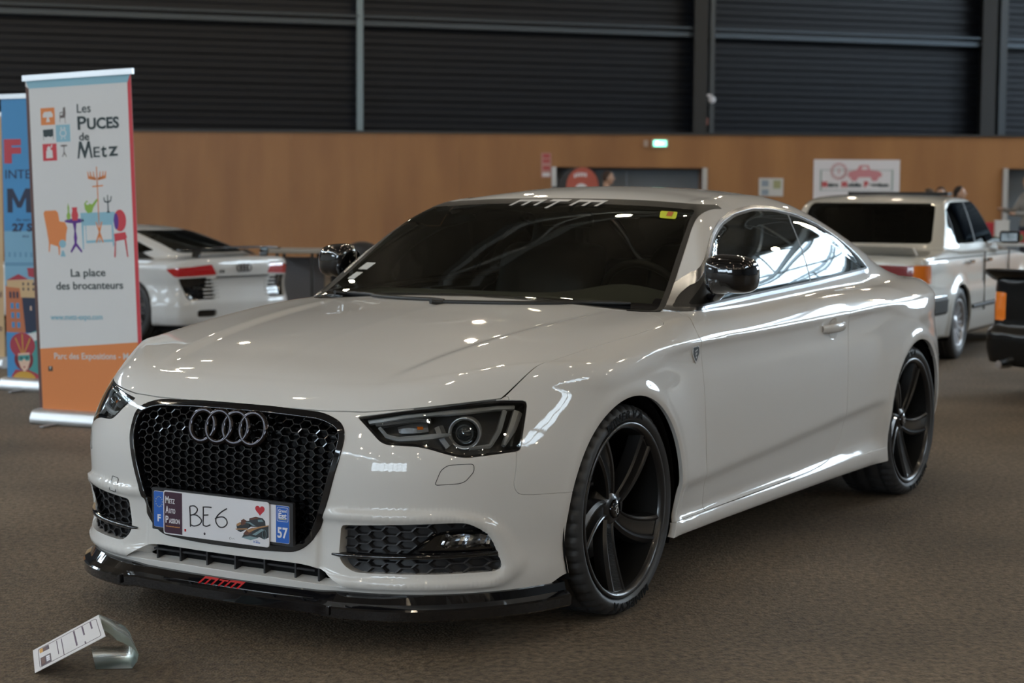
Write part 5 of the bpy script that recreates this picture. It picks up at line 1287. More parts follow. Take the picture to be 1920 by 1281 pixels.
A.text('slogan_lettering', BK, [('La place', .36, .590, .062, .33, .0008), ('des brocanteurs', .215, .628, .062, .635, .0008)])
A.text('web_lettering', BB, [('www.metz-expo.com', .145, .718, .044, .50, .0008)])
A.text('address_lettering', BW, [('Parc des Expositions - Metz', .165, .836, .050, .80, .0006)])
A.poly('small_black_sticker', BK, [[(.10, .858), (.145, .858), (.145, .873), (.10, .873)]], 1); A.poly('sticker_glint', BW, [[(.112, .860), (.13, .859), (.118, .868)]], 2)

SKYB = mat('banner_sky_blue', (.045, .22, .45), rough=.6); NVY = mat('banner_navy', (.012, .02, .05), rough=.6); TER = mat('banner_terracotta', (.42, .13, .05), rough=.6); SAN = mat('banner_sand', (.50, .34, .18), rough=.6); CRI = mat('banner_crimson', (.32, .03, .05), rough=.6); GLD = mat('banner_gold', (.48, .27, .03), rough=.6); TEL = mat('banner_teal', (.05, .25, .24), rough=.6); SKN = mat('banner_skin', (.62, .42, .32), rough=.6)
p0 = (-3.575-.0+.075, -5.629-.62); p1 = (-3.615, -5.107)
p0 = (-3.575, -5.635); p1 = (-3.665, -4.80)
rt, pn, w, M = banner(p0, p1, 1.955, -.02, 'blue roll-up banner with a canal town and masked face', panel=SKYB)
A = Art(pn, w, 1.955, M, -.315)
SD_ = lambda L: L
# the panel's visible part lies between u = .40 and u = .66
A.text('red_lettering', mat('banner_lettering_red', (.42, .04, .06), rough=.6), [('F', .335, .225, .20, .17, .012)]); A.text('thin_lettering', NVY, [('INTE', .345, .285, .085, .25, 0)]); A.text('navy_lettering', NVY, [('27 S', .40, .47, .07, .20, .003)]); A.text('small_lettering', NVY, [('du ven', .44, .435, .030, .14, 0), ('au', .50, .492, .030, .06, 0)])
MB_ = [(0,0),(0,1),(.24,1),(.5,.45),(.76,1),(1,1),(1,0),(.78,0),(.78,.62),(.58,.2),(.42,.2),(.22,.62),(.22,0)]
A.poly('navy_letter', NVY, [[(.355+.24*a, .405-.085*b) for a, b in MB_]])
A.poly('haze', mat('banner_pale_blue', (.16, .33, .46), rough=.6), [[(0, .47), (1, .47), (1, .66), (0, .66)]])
A.poly('palace_arcade', mat('banner_mid_blue', (.10, .24, .36), rough=.6), [[(0, .582), (1, .578), (1, .590), (0, .594)]]+[[(u, .545), (u+.02, .545), (u+.02, .562), (u, .562)] for u in np.arange(.30, .72, .055)], 2)
A.poly('orange_houses', TER, [[(.28, .665), (.47, .670), (.51, .83), (.30, .83)]], 3); A.poly('dark_canal', NVY, [[(.46, .70), (.80, .70), (.80, .80), (.62, .83), (.50, .83)]], 2)
A.poly('sand_houses', SAN, [[(.33, .645), (.60, .640), (.62, .705), (.47, .705), (.46, .672), (.33, .668)]], 4); A.poly('red_roofs', CRI, [[(.33, .645), (.45, .622), (.55, .640)], [(.54, .60), (.70, .60), (.70, .64), (.55, .63)]], 5)
A.poly('windows', NVY, [[(.49+.05*i, .652+.018*j), (.505+.05*i, .652+.018*j), (.505+.05*i, .662+.018*j), (.49+.05*i, .662+.018*j)] for i in range(3) for j in range(2)]+[[(.355+.035*i, .685), (.375+.035*i, .685), (.377+.035*i, .708), (.357+.035*i, .708)] for i in range(3)], 6)
A.poly('blue_shutters', SKYB, [[(.365+.055*i+.004*j, .725+.034*j), (.395+.055*i+.004*j, .725+.034*j), (.395+.055*i+.004*j, .745+.034*j), (.365+.055*i+.004*j, .745+.034*j)] for i in range(2) for j in range(3)], 6)
A.poly('small_figures', SKN, [[(.56+.06*i, .735+.03*i), (.575+.06*i, .735+.03*i), (.575+.06*i, .75+.03*i), (.56+.06*i, .75+.03*i)] for i in range(3)], 4)
A.poly('teal_water', TEL, [[(.50, .84), (.80, .79), (.80, 1), (.50, 1)]], 3)
A.poly('white_wake', BW, [[(.40, .845), (.80, .81), (.80, .825), (.52, .87), (.38, .87)]], 4)
A.poly('red_turban', CRI, [circ(.475, .875, .125, .045, 24)], 7); A.poly('hair', mat('banner_dark_red', (.16, .01, .02), rough=.6), [circ(.485, .925, .095, .040, 20)], 6); A.poly('gold_lines', GLD, [[(.47, .835), (.48, .835), (.485, .91), (.475, .91)], [(.40, .85), (.41, .848), (.48, .91), (.47, .91)], [(.56, .85), (.55, .848), (.48, .91), (.49, .91)]], 8)
A.poly('face', SKN, [[(.43, .905), (.545, .900), (.55, .930), (.525, .958), (.49, .970), (.455, .955), (.43, .930)]], 9); A.poly('mask', TEL, [[(.43, .912), (.548, .908), (.545, .928), (.51, .930), (.49, .923), (.465, .932), (.43, .930)]], 10); A.poly('eyes', BK, [circ(.462, .921, .012, .004, 10), circ(.52, .919, .012, .004, 10)], 11); A.poly('lips', CRI, [[(.475, .951), (.505, .950), (.49, .957)]], 10)
A.poly('crimson_dress', CRI, [[(.36, .985), (.40, .962), (.47, .965), (.53, .962), (.62, .975), (.66, 1), (.36, 1)]], 5); A.poly('gold_fan', GLD, [circ(.49, .998, .115, .030, 16, math.pi, 2*math.pi)], 12)
rt, pn, w, M = banner((-4.45, -7.55), (-4.62, -6.775), 1.9, 0, 'sand-coloured roll-up banner at the left picture edge', panel=SAN)
A = Art(pn, w, 1.9, M); A.text('dark_lettering', BBR, [('ed', .90, .745, .06, .08, .001), ('are', .86, .885, .07, .12, .001)])
# ================================================================ information sheet on the floor
CARDW = mat('paper_white', (.62, .60, .60), rough=.6); CLR = glass('clear_acrylic', (.88, .90, .90), rough=.4, ior=1.14)
Aq, Bq, T1, T2 = [Vector(v) for v in ((1.328, -.33, .002), (1.498, -.146, .002), (1.337, -.063, .142), (1.505, .124, .142))]
cc = (Aq+Bq)/2; croot = empty('information_sheet', (cc.x, cc.y, 0), 0, 'tilted white information sheet in a clear stand on the floor', 'sign')
def cpt(u, v, h=0):   # u across (0..1 from far edge to near edge), v from the foot (0) to the top (1)
    p = Aq*(1-u)*(1-v)+Bq*u*(1-v)+T1*(1-u)*v+T2*u*v; n = (Bq-Aq).cross(T1-Aq).normalized(); n = n if n.dot(Vector(CAM)-p) > 0 else -n
    return tuple(p+n*h-Vector((cc.x, cc.y, 0)))
def cpoly(mb, pts, h):
    m = len(pts); V = [cpt(*q, h) for q in pts]+[cpt(*q, 0) for q in pts]; mb.add(V, [tuple(range(m)), tuple(range(m, 2*m))[::-1]]+[(i, (i+1) % m, m+(i+1) % m, m+i)[::-1] for i in range(m)])
mb = MB(); cpoly(mb, [(0, 0), (1, 0), (1, 1), (0, 1)], .0015); sheet = mb.build('paper_sheet', CARDW, croot)
mb = MB(); fr = rounded([(.10, .08), (.90, .08), (.90, .95), (.10, .95)], .04)
mb.tube([cpt(a, b, .0016) for a, b in fr], .0008, 4, closed=True, caps=False); mb.build('border_line', PUR, sheet)
mb = MB(); rng = random.Random(3)
for v, u0, u1, th in ((.865, .12, .42, .022), (.745, .12, .50, .022), (.735, .80, .98, .018), (.62, .13, .78, .022), (.43, .15, .97, .010), (.36, .15, .75, .010)):
    u = u0
    while u < min(u1, .88):
        d = rng.uniform(.015, .035); cpoly(mb, [(u, v-th/2), (u+d, v-th/2), (u+d, v+th/2*rng.uniform(.5, 1.2)), (u, v+th/2)], .002); u += d+.006
mb.build('printed_lines', mat('print_violet_grey', (.12, .08, .12), rough=.6), sheet)
mb = MB(); cpoly(mb, [(.52, .10), (.88, .10), (.88, .25), (.52, .25)], .002); mb.build('club_logo', PUR, sheet)
mb = MB(); cpoly(mb, [(.56, .11), (.84, .11), (.84, .165), (.56, .165)], .0026); mb.build('logo_photo', MAR, sheet)
mb = MB()
for i in range(3): cpoly(mb, [(.58+.08*i, .185), (.64+.08*i, .185), (.64+.08*i, .235), (.58+.08*i, .235)], .0026)
mb.build('logo_letters', PRW, sheet)
for a, b, m in ((.10, .15, mat('print_orange_flag', (.55, .28, .04), rough=.6)), (.15, .19, MAR), (.19, .24, PUR)):
    mb = MB(); cpoly(mb, [(.13, a), (.30, a), (.30, b), (.13, b)], .002); mb.build('colour_mark', m, sheet)
O = Vector((cc.x, cc.y, 0)); F1, F2 = Vector((1.204, -.226, .003)), Vector((1.377, -.038, .003)); G1, G2 = Vector((1.150, -.150, .003)), Vector((1.318, .040, .003))
def sheetstrip(rows, name):
    mb = MB(); V = [tuple(p-O) for r in rows for p in r]; F = [(2*i, 2*i+1, 2*i+3, 2*i+2) for i in range(len(rows)-1)]; mb.add(V, F, 0, True); o = mb.build(name, CLR, croot)
    m = o.modifiers.new('thickness', 'SOLIDIFY'); m.thickness = .0018; return o
rows = [(F1, F2)]; 
for t in (0, .2, .4, .6, .8, 1): 
    a = G1.lerp(T1, t); b = G2.lerp(T2, t); bul = Vector((-.035, .03, 0))*math.sin(math.pi*t)*1.0; rows.append((a+bul, b+bul))
sheetstrip(rows, 'clear_stand')
# ================================================================ cars further back
def car_fn(plan, top, drop, side, roof, yg, ys, rdrop, r_edge=.04, r_roof=.06, kw=(.2, .2), axles=(0, -2.6), rw=.34, zw=.31, zmin=.2, yin=.45, flare=.012, zb=None):
    pl = Plan(plan, sm=.035)
    def F(x, y, z):
        a = np.sqrt(y*y+1e-8)
        o = side(z)
        fl = 0
        for ax in axles: fl = fl+flare*gau(np.hypot(x-ax, z-zw)-rw-.01, .03)
        L = smax(pl(x, a)+o-fl, (z-top(x)+drop(a))*.95, r_edge); L = smax(L, zmin-z, .03)
        xs = x+kw[0]*a*a*sstep(x, -1.8, -1.2)-kw[1]*a*a*sstep(-x, 1.8, 2.2)
        e = .02; sl = 1/np.sqrt(1+((roof(xs+e)-roof(xs-e))/(2*e))**2)
        G = smax(smax((z-roof(xs)+rdrop(a))*sl, (a-(yg(x)-ys(z)))*.9, r_roof), pl(x, a)+.05, .02)
        return smin(L, smax(G, .6-z, .01), .03)
    return F
def cut_wheels(p, axles, rw, zw):
    f = np.min([np.hypot(p.V[:, 0]-ax, p.V[:, 2]-zw)-rw for ax in axles], 0); return p.clip(-f)
def simple_wheel(R, r, w, rimmat, spokes, name='wheel', style='blade'):
    root = bpy.data.objects.new(name, None); COL.objects.link(root)
    tyre_mesh(R, r, w, 96, False).build('tyre', TYRE, root); h = w/2
    mb = MB(); mb.lathe([(r-.001, h-.015), (r+.004, h-.002), (r-.010, h-.008), (r-.02, h-.04), (r-.03, -h+.02), (r, -h)][::-1], 48, axis='y'); rim = mb.build('rim', rimmat, root)
    mb = MB(); mb.lathe([(0, h-.025), (.05, h-.028), (.07, h-.045), (.075, h-.09)], 32, axis='y'); mb.build('hub', rimmat, rim)
    mb = MB(); 
    for k in range(spokes):
        a = 2*math.pi*k/spokes; c, s = math.cos(a), math.sin(a)
        for dd in ((-.028, .028) if style == 'twin' else (0,)):
            wd = .012 if style != 'blade' else .028
            P = []
            for rad, y in ((.05, h-.035), (r-.012, h-.018)):
                for q in (-wd, wd):
                    for dy in (0, -.03): P.append((rad*c-s*(q+dd*rad/r), y+dy, rad*s+c*(q+dd*rad/r)))
            mb.add(P, [(0, 2, 6, 4), (1, 5, 7, 3), (0, 4, 5, 1), (2, 3, 7, 6)])
    mb.build('spokes', rimmat, rim)
    mb = MB(); mb.lathe([(.0, -.01), (.15, -.01), (.15, -.03)], 32, axis='y'); mb.build('brake_disc', DISC, root)
    return root
def liners(root, axles, rw, zw, y0, y1):
    for x in axles:
        for sd in (1, -1):
            mb = MB(); V = []; n = 24
            for i in range(n+1):
                t = -.4+(math.pi+.8)*i/n
                for y in (y0, y1): V.append((x+(rw+.008)*math.cos(t), y*sd, zw+(rw+.008)*math.sin(t)))
            F = [(2*i, 2*i+1, 2*i+3, 2*i+2) for i in range(n)]; c = len(V); V.append((x, y0*sd, zw)); F += [(c, 2*i, 2*i+2) for i in range(n)]
            mb.add(V, F, 0, True); mb.build('arch_liner', BLKM, root)
def mesh_car(F, lo, hi, h, axles, rw, zw, zcut):
    P, Q = surface_nets(F, lo, hi, h); T = np.vstack([Q[:, [0, 1, 2]], Q[:, [0, 2, 3]]]); P = project(F, P); N = normals(F, P, T, .006, 2)
    p = Piece(P, N, T); p = cut_wheels(p, axles, rw, zw); return p.clip(zcut-p.V[:, 2])
def wsel(p, poly, key, cond):
    f = np.where(cond(p.V), poly_sdf(key(p.V), poly), .08); return p.split(f, .0)
HGL = glass('background_car_glass', (.10, .11, .11))

# ---------------------------------------------------------------- white mid-engined coupe behind the banner
R8W = mat('white_paint_blue', (.56, .57, .57), rough=.4, coat=1, spec=.3)
ax8 = (0, -2.65)
F8 = car_fn([(.95, 0), (.93, .3), (.86, .6), (.70, .82), (.45, .93), (0, .955), (-.6, .94), (-1.5, .94), (-2.2, .955), (-2.65, .955), (-2.95, .945), (-3.18, .91), (-3.33, .84), (-3.41, .70), (-3.45, .4), (-3.46, 0)],
    Tab([(1.0, .50), (.8, .62), (.4, .74), (0, .80), (-.6, .86), (-1.5, .90), (-2.6, .93), (-3.0, .935), (-3.3, .925), (-3.5, .915)], .04),
    Tab([(0, 0), (.5, .01), (.75, .03), (.88, .07), (1.0, .16)], .03),
    Tab([(.1, .10), (.2, .03), (.3, .0), (.42, .0), (.5, .02), (.62, .035), (.70, .02), (.80, .012), (.88, .03), (1.0, .1)], .015),
    Tab([(0, .55), (-.3, .80), (-.75, 1.0), (-1.1, 1.17), (-1.4, 1.235), (-1.7, 1.25), (-2.1, 1.22), (-2.5, 1.13), (-2.9, 1.02), (-3.2, .925), (-3.6, .79)], .05),
    Tab([(0, .75), (-1.0, .78), (-1.8, .76), (-2.4, .72), (-2.9, .64), (-3.3, .5)], .05), Tab([(.7, -.08), (.9, 0), (1.05, .10), (1.2, .21), (1.35, .34)], .02),
    Tab([(0, 0), (.3, .01), (.5, .035), (.7, .1)], .03), axles=ax8, rw=.37, zw=.335, kw=(.25, .08), r_roof=.05)
p = mesh_car(F8, (-3.6, 0, .1), (1.05, 1.05, 1.32), .021, ax8, .37, .335, .17)
r8 = empty('sports_coupe', (0, 0, 0), 0, 'white mid-engined coupe with black rear wing behind the large banner', 'car')
A2 = lambda V: abs(V[:, 1])
lampP = rounded([(.30, .845), (.79, .80), (.69, .715), (.25, .735)], [.02, .01, .02, .02]); rearc = lambda V: (V[:, 0] < -2.9)
ruz = lambda V: np.stack([(abs(V[:, 1])+V[:, 0]+3.4)*.7071, V[:, 2]], 1)
tl8, p = wsel(p, lampP, ruz, rearc)
ventP = rounded([(.66, .700), (.30, .715), (.26, .475), (.56, .47)], [.01, .01, .03, .05]); vt8, p = wsel(p, ventP, ruz, rearc)
exP = rounded([(.40, .365), (.66, .365), (.66, .285), (.40, .285)], .035); ex8, p = wsel(p, exP, ayz, lambda V: V[:, 0] < -3.2)
sgl = rounded([(-.55, .90), (-1.1, 1.12), (-1.5, 1.19), (-1.9, 1.19), (-2.3, 1.12), (-2.72, .985), (-2.6, .96), (-1.8, .93)], .03); sg8, p = wsel(p, sgl, xz, lambda V: (abs(V[:, 1]) > .45) & (V[:, 2] > .88))
rwp = rounded([(-.50, .96), (.50, .96), (.42, 1.19), (-.42, 1.19)], .04); rg8, p = wsel(p, rwp, yz, lambda V: (V[:, 0] < -1.8) & (V[:, 2] > .94) & (V[:, 0] > -3.1))
wsp = rounded([(-.65, .83), (.65, .83), (.52, 1.2), (-.52, 1.2)], .04); wg8, p = wsel(p, wsp, yz, lambda V: (V[:, 0] > -1.35) & (V[:, 0] < -.3))
piece_obj('body_shell', p.skirt(.03), R8W, r8); [piece_obj('side_window', q, HGL, r8) for q in sides(sg8)]; piece_obj('rear_window', rg8, HGL, r8); piece_obj('windscreen', wg8, HGL, r8)
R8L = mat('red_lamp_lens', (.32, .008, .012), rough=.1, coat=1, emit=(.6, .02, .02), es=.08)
for q in sides(tl8):
    o = piece_obj('tail_lamp', q.skirt(.01), R8L, r8); sd = 1 if q.V[:, 1].mean() > 0 else -1
    for k in range(4):
        mb = MB(); mb.ball((-3.36+.10*(k/3)**2+.012, (.53+.10*k)*sd, .785-.004*k), (.02, .032, .022), 0, 10, 6); mb.build('lamp_bulb', mat('red_bulb', (.7, .03, .03), rough=.2, coat=1), o)
for q in sides(vt8):
    o = piece_obj('rear_vent', merge(offset(q, -.05), wall(q, 0, .05)), BLKG, r8); sd = 1 if q.V[:, 1].mean() > 0 else -1
    for z in np.linspace(.50, .70, 6):
        mb = MB(); ys_ = np.linspace(.36, .56 if z < .6 else .53, 8); 
        def rx(y, z):
            y = np.atleast_1d(y); z = np.full(y.shape, z); lo = np.full(y.shape, -3.6); hi = np.full(y.shape, -2.6)
            for _ in range(20): m_ = (lo+hi)/2; i_ = F8(m_, y, z) < 0; hi = np.where(i_, m_, hi); lo = np.where(i_, lo, m_)
            return (lo+hi)/2
        mb.tube([(x-.004, y*sd, z) for x, y in zip(rx(ys_, z), ys_)], .009, 6); mb.build('vent_slat', R8W, o)
for q in sides(ex8):
    o = piece_obj('exhaust_surround', merge(offset(q, -.03), wall(q, 0, .03)), BLKG, r8); sd = 1 if q.V[:, 1].mean() > 0 else -1
    for yy in (.47, .59):
        mb = MB(); mb.lathe([(.030, .0), (.034, .0), (.034, .06)], 16, M=frame_m((-3.36, yy*sd, .325), (0, 1, 0), (0, 0, 1))); mb.build('tailpipe', BLKM, o)
mb = MB(); V = []; prof = [(-.06, 0), (-.10, .018), (.0, .024), (.13, .004), (.0, .002)]
for y in np.linspace(-.74, .74, 17):
    for a, b in prof: V.append((-3.28+a+.05*(abs(y)/.74)**3, y, 1.005+b-.02*(abs(y)/.74)**4))
mb.add(V, [(i*5+k, i*5+(k+1) % 5, (i+1)*5+(k+1) % 5, (i+1)*5+k) for i in range(16) for k in range(5)]+[(0, 1, 2, 3, 4)[::-1], tuple(range(80, 85))], 0, True); wg = mb.build('rear_wing', BLKG, r8)
for sd in (1, -1):
    mb = MB(); mb.prism([(-3.30, .90), (-3.20, .90), (-3.22, 1.02), (-3.33, 1.02)], -.012, .012, M=frame_m((0, .52*sd, 0), (1, 0, 0), (0, 0, 1))); mb.build('wing_stand', BLKG, r8)
    mb = MB(); mb.prism([(-2.55, .895), (-2.9, .90), (-2.72, .97), (-2.62, .965)], -.01, .01, M=frame_m((0, .80*sd, 0), (1, 0, 0), (0, 0, 1))); mb.build('side_inlet', BLKG, r8)
for k in range(4):
    mb = MB(); mb.lathe([(.036+.006*math.cos(t), .004*math.sin(t)) for t in np.linspace(0, 2*math.pi, 9)], 24, M=frame_m((-3.462, -.075+.05*k, .80), (0, -1, 0), (0, 0, 1))); mb.build('ring_emblem', DCHR, r8)
mb = MB(); put_text(mb, 'R8', .045, frame_m((-3.462, .37, .755), (0, -1, 0), (0, 0, 1)), width=.07, bold=.001); mb.build('model_lettering', DCHR, r8)
mb = MB(); mb.box((-3.45, 0, .71), (.02, .80, .012)); mb.build('lower_seam', RUB, r8)
mb = MB(); mb.prism([(.7, -.80), (-3.3, -.80), (-3.3, .80), (.7, .80)], .14, .19); mb.build('underbody', BLKM, r8)
w8 = simple_wheel(.345, .265, .28, mat('rim_grey', (.10, .10, .105), rough=.3, metal=.6), 10, style='twin')
for i, (x, y, rz) in enumerate(((-2.65, .80, 0), (0, .82, 0), (-2.65, -.80, math.pi), (0, -.82, math.pi))):
    o = w8 if i == 0 else copy_tree(w8, r8); o.parent = r8; o.location = (x, y, .345); o.rotation_euler = (0, 0, rz)
liners(r8, ax8, .37, .335, .5, .92)
def place_car(root, heading, local, world):
    c, s = math.cos(heading), math.sin(heading); lx, ly = local
    root.location = (world[0]-(c*lx-s*ly), world[1]-(s*lx+c*ly), 0); root.rotation_euler = (0, 0, heading)
place_car(r8, YAW+math.radians(54.5), (-2.65*.83, .92*.83), (-6.925, -7.665)); r8.scale = (.83, .83, .83)

# ---------------------------------------------------------------- pale four-door saloon behind the coupe's tail
E3 = mat('champagne_paint', (.50, .485, .44), rough=.4, metal=.25, coat=1); CHB = mat('saloon_trim_black', (.010, .010, .010), rough=.5, spec=.25)
ax3 = (0, -2.57)
F3 = car_fn([(.70, 0), (.69, .5), (.66, .68), (.55, .775), (.2, .80), (-.6, .81), (-1.4, .815), (-2.4, .81), (-2.9, .80), (-3.3, .785), (-3.50, .755), (-3.565, .68), (-3.585, .4), (-3.59, 0)],
    Tab([(.8, .72), (.6, .80), (.3, .835), (-.3, .885), (-.8, .90), (-2.4, .905), (-2.8, .925), (-3.2, .90), (-3.6, .872)], .02),
    Tab([(0, 0), (.5, .006), (.7, .018), (.78, .04), (.9, .12)], .012),
    Tab([(.1, .06), (.25, .02), (.35, .008), (.50, .002), (.56, .0), (.60, .006), (.75, .010), (.82, .016), (.9, .05)], .01),
    Tab([(-.3, .62), (-.6, .85), (-.78, .97), (-1.0, 1.14), (-1.2, 1.285), (-1.32, 1.335), (-1.6, 1.36), (-2.0, 1.365), (-2.3, 1.345), (-2.42, 1.315), (-2.6, 1.175), (-2.8, 1.01), (-3.0, .85), (-3.3, .6)], .02),
    Tab([(0, .73), (-1, .735), (-2, .735), (-2.8, .70), (-3.2, .66)], .03), Tab([(.7, -.04), (.9, 0), (1.1, .055), (1.3, .13), (1.45, .20)], .015),
    Tab([(0, 0), (.4, .012), (.6, .035), (.7, .07)], .02), axles=ax3, rw=.325, zw=.30, kw=(.12, .16), r_roof=.03, r_edge=.025, flare=.02)
p = mesh_car(F3, (-3.68, 0, .1), (.8, .95, 1.42), .019, ax3, .325, .30, .17)
e3 = empty('saloon_car', (0, 0, 0), 0, 'pale four-door saloon with roof deflector behind the tail of the white coupe', 'car')
rearc = lambda V: (V[:, 0] < -3.35)
rw_, p = wsel(p, rounded([(-.60, .955), (.60, .955), (.535, 1.285), (-.535, 1.285)], .035), yz, lambda V: (V[:, 0] < -2.2) & (V[:, 0] > -3.0) & (V[:, 2] > .93))
ws_, p = wsel(p, rounded([(-.62, .93), (.62, .93), (.545, 1.29), (-.545, 1.29)], .035), yz, lambda V: (V[:, 0] > -1.4) & (V[:, 2] > .9) & (V[:, 0] < -.5))
sg, p = wsel(p, rounded([(-.80, .945), (-1.18, 1.255), (-1.40, 1.305), (-2.20, 1.295), (-2.42, 1.23), (-2.62, .99), (-2.58, .95)], .02), xz, lambda V: (abs(V[:, 1]) > .45) & (V[:, 2] > .92))
lampc, p = wsel(p, rounded([(.36, .80), (.655, .80), (.655, .655), (.36, .655)], .01), ayz, rearc)
lamps, p = p.split(np.maximum(np.maximum(-3.60-p.V[:, 0], p.V[:, 0]+3.40), np.maximum(abs(p.V[:, 2]-.7275)-.0725, .655-abs(p.V[:, 1]))), 0)
piece_obj('body_shell', p.skirt(.02), E3, e3); piece_obj('rear_window', rw_, HGL, e3); piece_obj('windscreen', ws_, HGL, e3)
pb, sg = sg.split(np.minimum(abs(sg.V[:, 0]+1.72)-.02, abs(sg.V[:, 0]+2.38+.1*(sg.V[:, 2]-1))-.012), 0)
[piece_obj('window_pillar', q, CHB, e3) for q in sides(pb)]; [piece_obj('side_window', q, HGL, e3) for q in sides(sg)]
for q in sides(lampc): piece_obj('tail_lamp', q, mat('saloon_red_lens', (.20, .012, .012), rough=.15, coat=1), e3)
for q in sides(lamps): piece_obj('indicator_lamp', q, mat('saloon_amber_lens', (.62, .16, .02), rough=.15, coat=1, emit=(.8, .2, .02), es=.06), e3)
mb = MB()
rp = [(-3.05, .80), (-3.45, .79), (-3.60, .74), (-3.66, .60), (-3.67, 0)]; rp = rp+[(x, -y) for x, y in rp[::-1][1:]]
V = []; n = len(rp)
for x, y in rp: 
    for o, z in ((0, .40), (-.02, .42), (-.025, .52), (0, .55)): V.append((x+o*.6, y*(1-o*1.2), z))
mb.add(V, [(i*4+k, i*4+k+1, (i+1)*4+k+1, (i+1)*4+k) for i in range(n-1) for k in range(3)], 0, False); bo = mb.build('rear_bumper', CHB, e3)
mb = MB(); mb.tube([(x-.014, y*1.012, .548) for x, y in rp], .009, 6); mb.build('bumper_chrome_strip', CHR, bo)
for sd in (1, -1):
    mb = MB(); mb.tube([(-.35, .822*sd, .42), (-2.22, .822*sd, .42)], .018, 6); mb.build('rubbing_strip', CHB, e3)
    mb = MB(); mb.tube([(-.30, .812*sd, .835), (-1.72, .818*sd, .84), (-3.4, .79*sd, .845)], .004, 4); mb.build('belt_line', CHB, e3)
    for x in (-1.60, -2.28): mb = MB(); mb.box((x, .825*sd, .80), (.15, .025, .03), bev=.008); mb.build('door_handle', CHR, e3)
    for x in (-.72, -1.72): mb = MB(); mb.box((x, .812*sd, .62), (.005, .012, .50)); mb.build('door_seam', RUB, e3)
    mb = MB(); mb.box((-.98, .87*sd, .985), (.07, .18, .11), bev=.02); mb.box((-.95, .77*sd, .955), (.05, .1, .03)); mb.build('door_mirror', BLKG, e3)
mb = MB(); V = []
for y in np.linspace(-.66, .66, 15):
    e = (abs(y)/.66)**4; 
    for a, b in ((-.02, .0), (-.10, .055), (-.16, .075), (-.175, .070), (-.12, .035), (-.06, .0)): V.append((-3.42+a*1.1, y, .878+b*(1-e*.1)))
mb.add(V, [(i*6+k, i*6+(k+1) % 6, (i+1)*6+(k+1) % 6, (i+1)*6+k) for i in range(14) for k in range(6)]+[tuple(range(6))[::-1], tuple(range(84, 90))], 0, False); mb.build('boot_spoiler', E3, e3)
mb = MB(); mb.prism([(-1.45, -.45), (-1.38, -.42), (-1.38, .42), (-1.45, .45), (-1.62, .45), (-1.62, -.45)], 1.352, 1.383); mb.build('sunroof_deflector', CHB, e3)
mb = MB(); mb.box((-3.61, 0, .72), (.02, .52, .12), bev=.004); mb.build('number_plate', WHT, e3)
mb = MB(); mb.prism([(.6, -.70), (-3.4, -.70), (-3.4, .70), (.6, .70)], .17, .20); mb.build('underbody', BLKM, e3)
mb = MB(); mb.prism([(-1.0, -.6), (-2.9, -.6), (-2.9, .6), (-1.0, .6)], .50, .85); mb.build('cabin_trim', SEAT, e3)
for y in (-.35, .35):
    mb = MB(); mb.box((-1.85, y, 1.02), (.14, .42, .45), bev=.05); mb.box((-1.88, y, 1.24), (.09, .22, .12), bev=.03); mb.build('seat', SEAT, e3)
w3 = simple_wheel(.300, .195, .20, mat('rim_silver', (.42, .42, .44), rough=.3, metal=.8), 16, style='thin')
for i, (x, y, rz) in enumerate(((-2.57, -.70, math.pi), (0, -.70, math.pi), (-2.57, .70, 0), (0, .70, 0))):
    o = w3 if i == 0 else copy_tree(w3, e3); o.parent = e3; o.location = (x, y, .300); o.rotation_euler = (0, 0, rz)
liners(e3, ax3, .325, .30, .4, .78)
place_car(e3, YAW-math.radians(27), (-2.57, -.80), (-9.635, -.986))

# ---------------------------------------------------------------- black car at the right edge
BKP = mat('black_paint', (.002, .002, .002), rough=.25, spec=.28)
axb = (0, -2.5)
FB = car_fn([(.75, 0), (.7, .6), (.5, .80), (0, .84), (-1.2, .84), (-2.5, .84), (-3.1, .83), (-3.32, .79), (-3.42, .68), (-3.46, .3), (-3.47, 0)],
    Tab([(.8, .60), (.5, .70), (0, .78), (-.8, .82), (-2.5, .84), (-3.1, .83), (-3.5, .80)], .03), Tab([(0, 0), (.6, .01), (.8, .05), (.95, .14)], .02),
    Tab([(.1, .05), (.3, -.015), (.42, -.02), (.47, .03), (.6, .03), (.72, .035), (.85, .06), (.95, .1)], .012),
    Tab([(-.3, .6), (-.8, .92), (-1.2, 1.16), (-1.6, 1.22), (-2.2, 1.19), (-2.8, .95), (-3.2, .7)], .04), Tab([(0, .7), (-2, .72), (-3, .62)], .04), Tab([(.7, -.04), (.9, 0), (1.2, .16), (1.4, .28)], .02), Tab([(0, 0), (.5, .02), (.7, .07)], .02), axles=axb, rw=.34, zw=.31)
p = mesh_car(FB, (-3.6, 0, .1), (.85, 1.0, 1.3), .024, axb, .34, .31, .22)
bc = empty('black_car', (0, 0, 0), 0, 'black car with tail spoiler and orange lamp at the right picture edge', 'car')
sgb, p = wsel(p, rounded([(-.85, .87), (-1.3, 1.12), (-2.1, 1.13), (-2.6, .88)], .03), xz, lambda V: (abs(V[:, 1]) > .4) & (V[:, 2] > .85))
lb, p = p.split(np.maximum(np.maximum(p.V[:, 0]+3.18, abs(p.V[:, 2]-.60)-.095), .55-abs(p.V[:, 1])), 0)
piece_obj('body_shell', p.skirt(.02), BKP, bc); [piece_obj('side_window', q, HGL, bc) for q in sides(sgb)]
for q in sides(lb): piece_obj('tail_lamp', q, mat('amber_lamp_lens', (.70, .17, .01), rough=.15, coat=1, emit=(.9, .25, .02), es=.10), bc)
mb = MB(); V = []
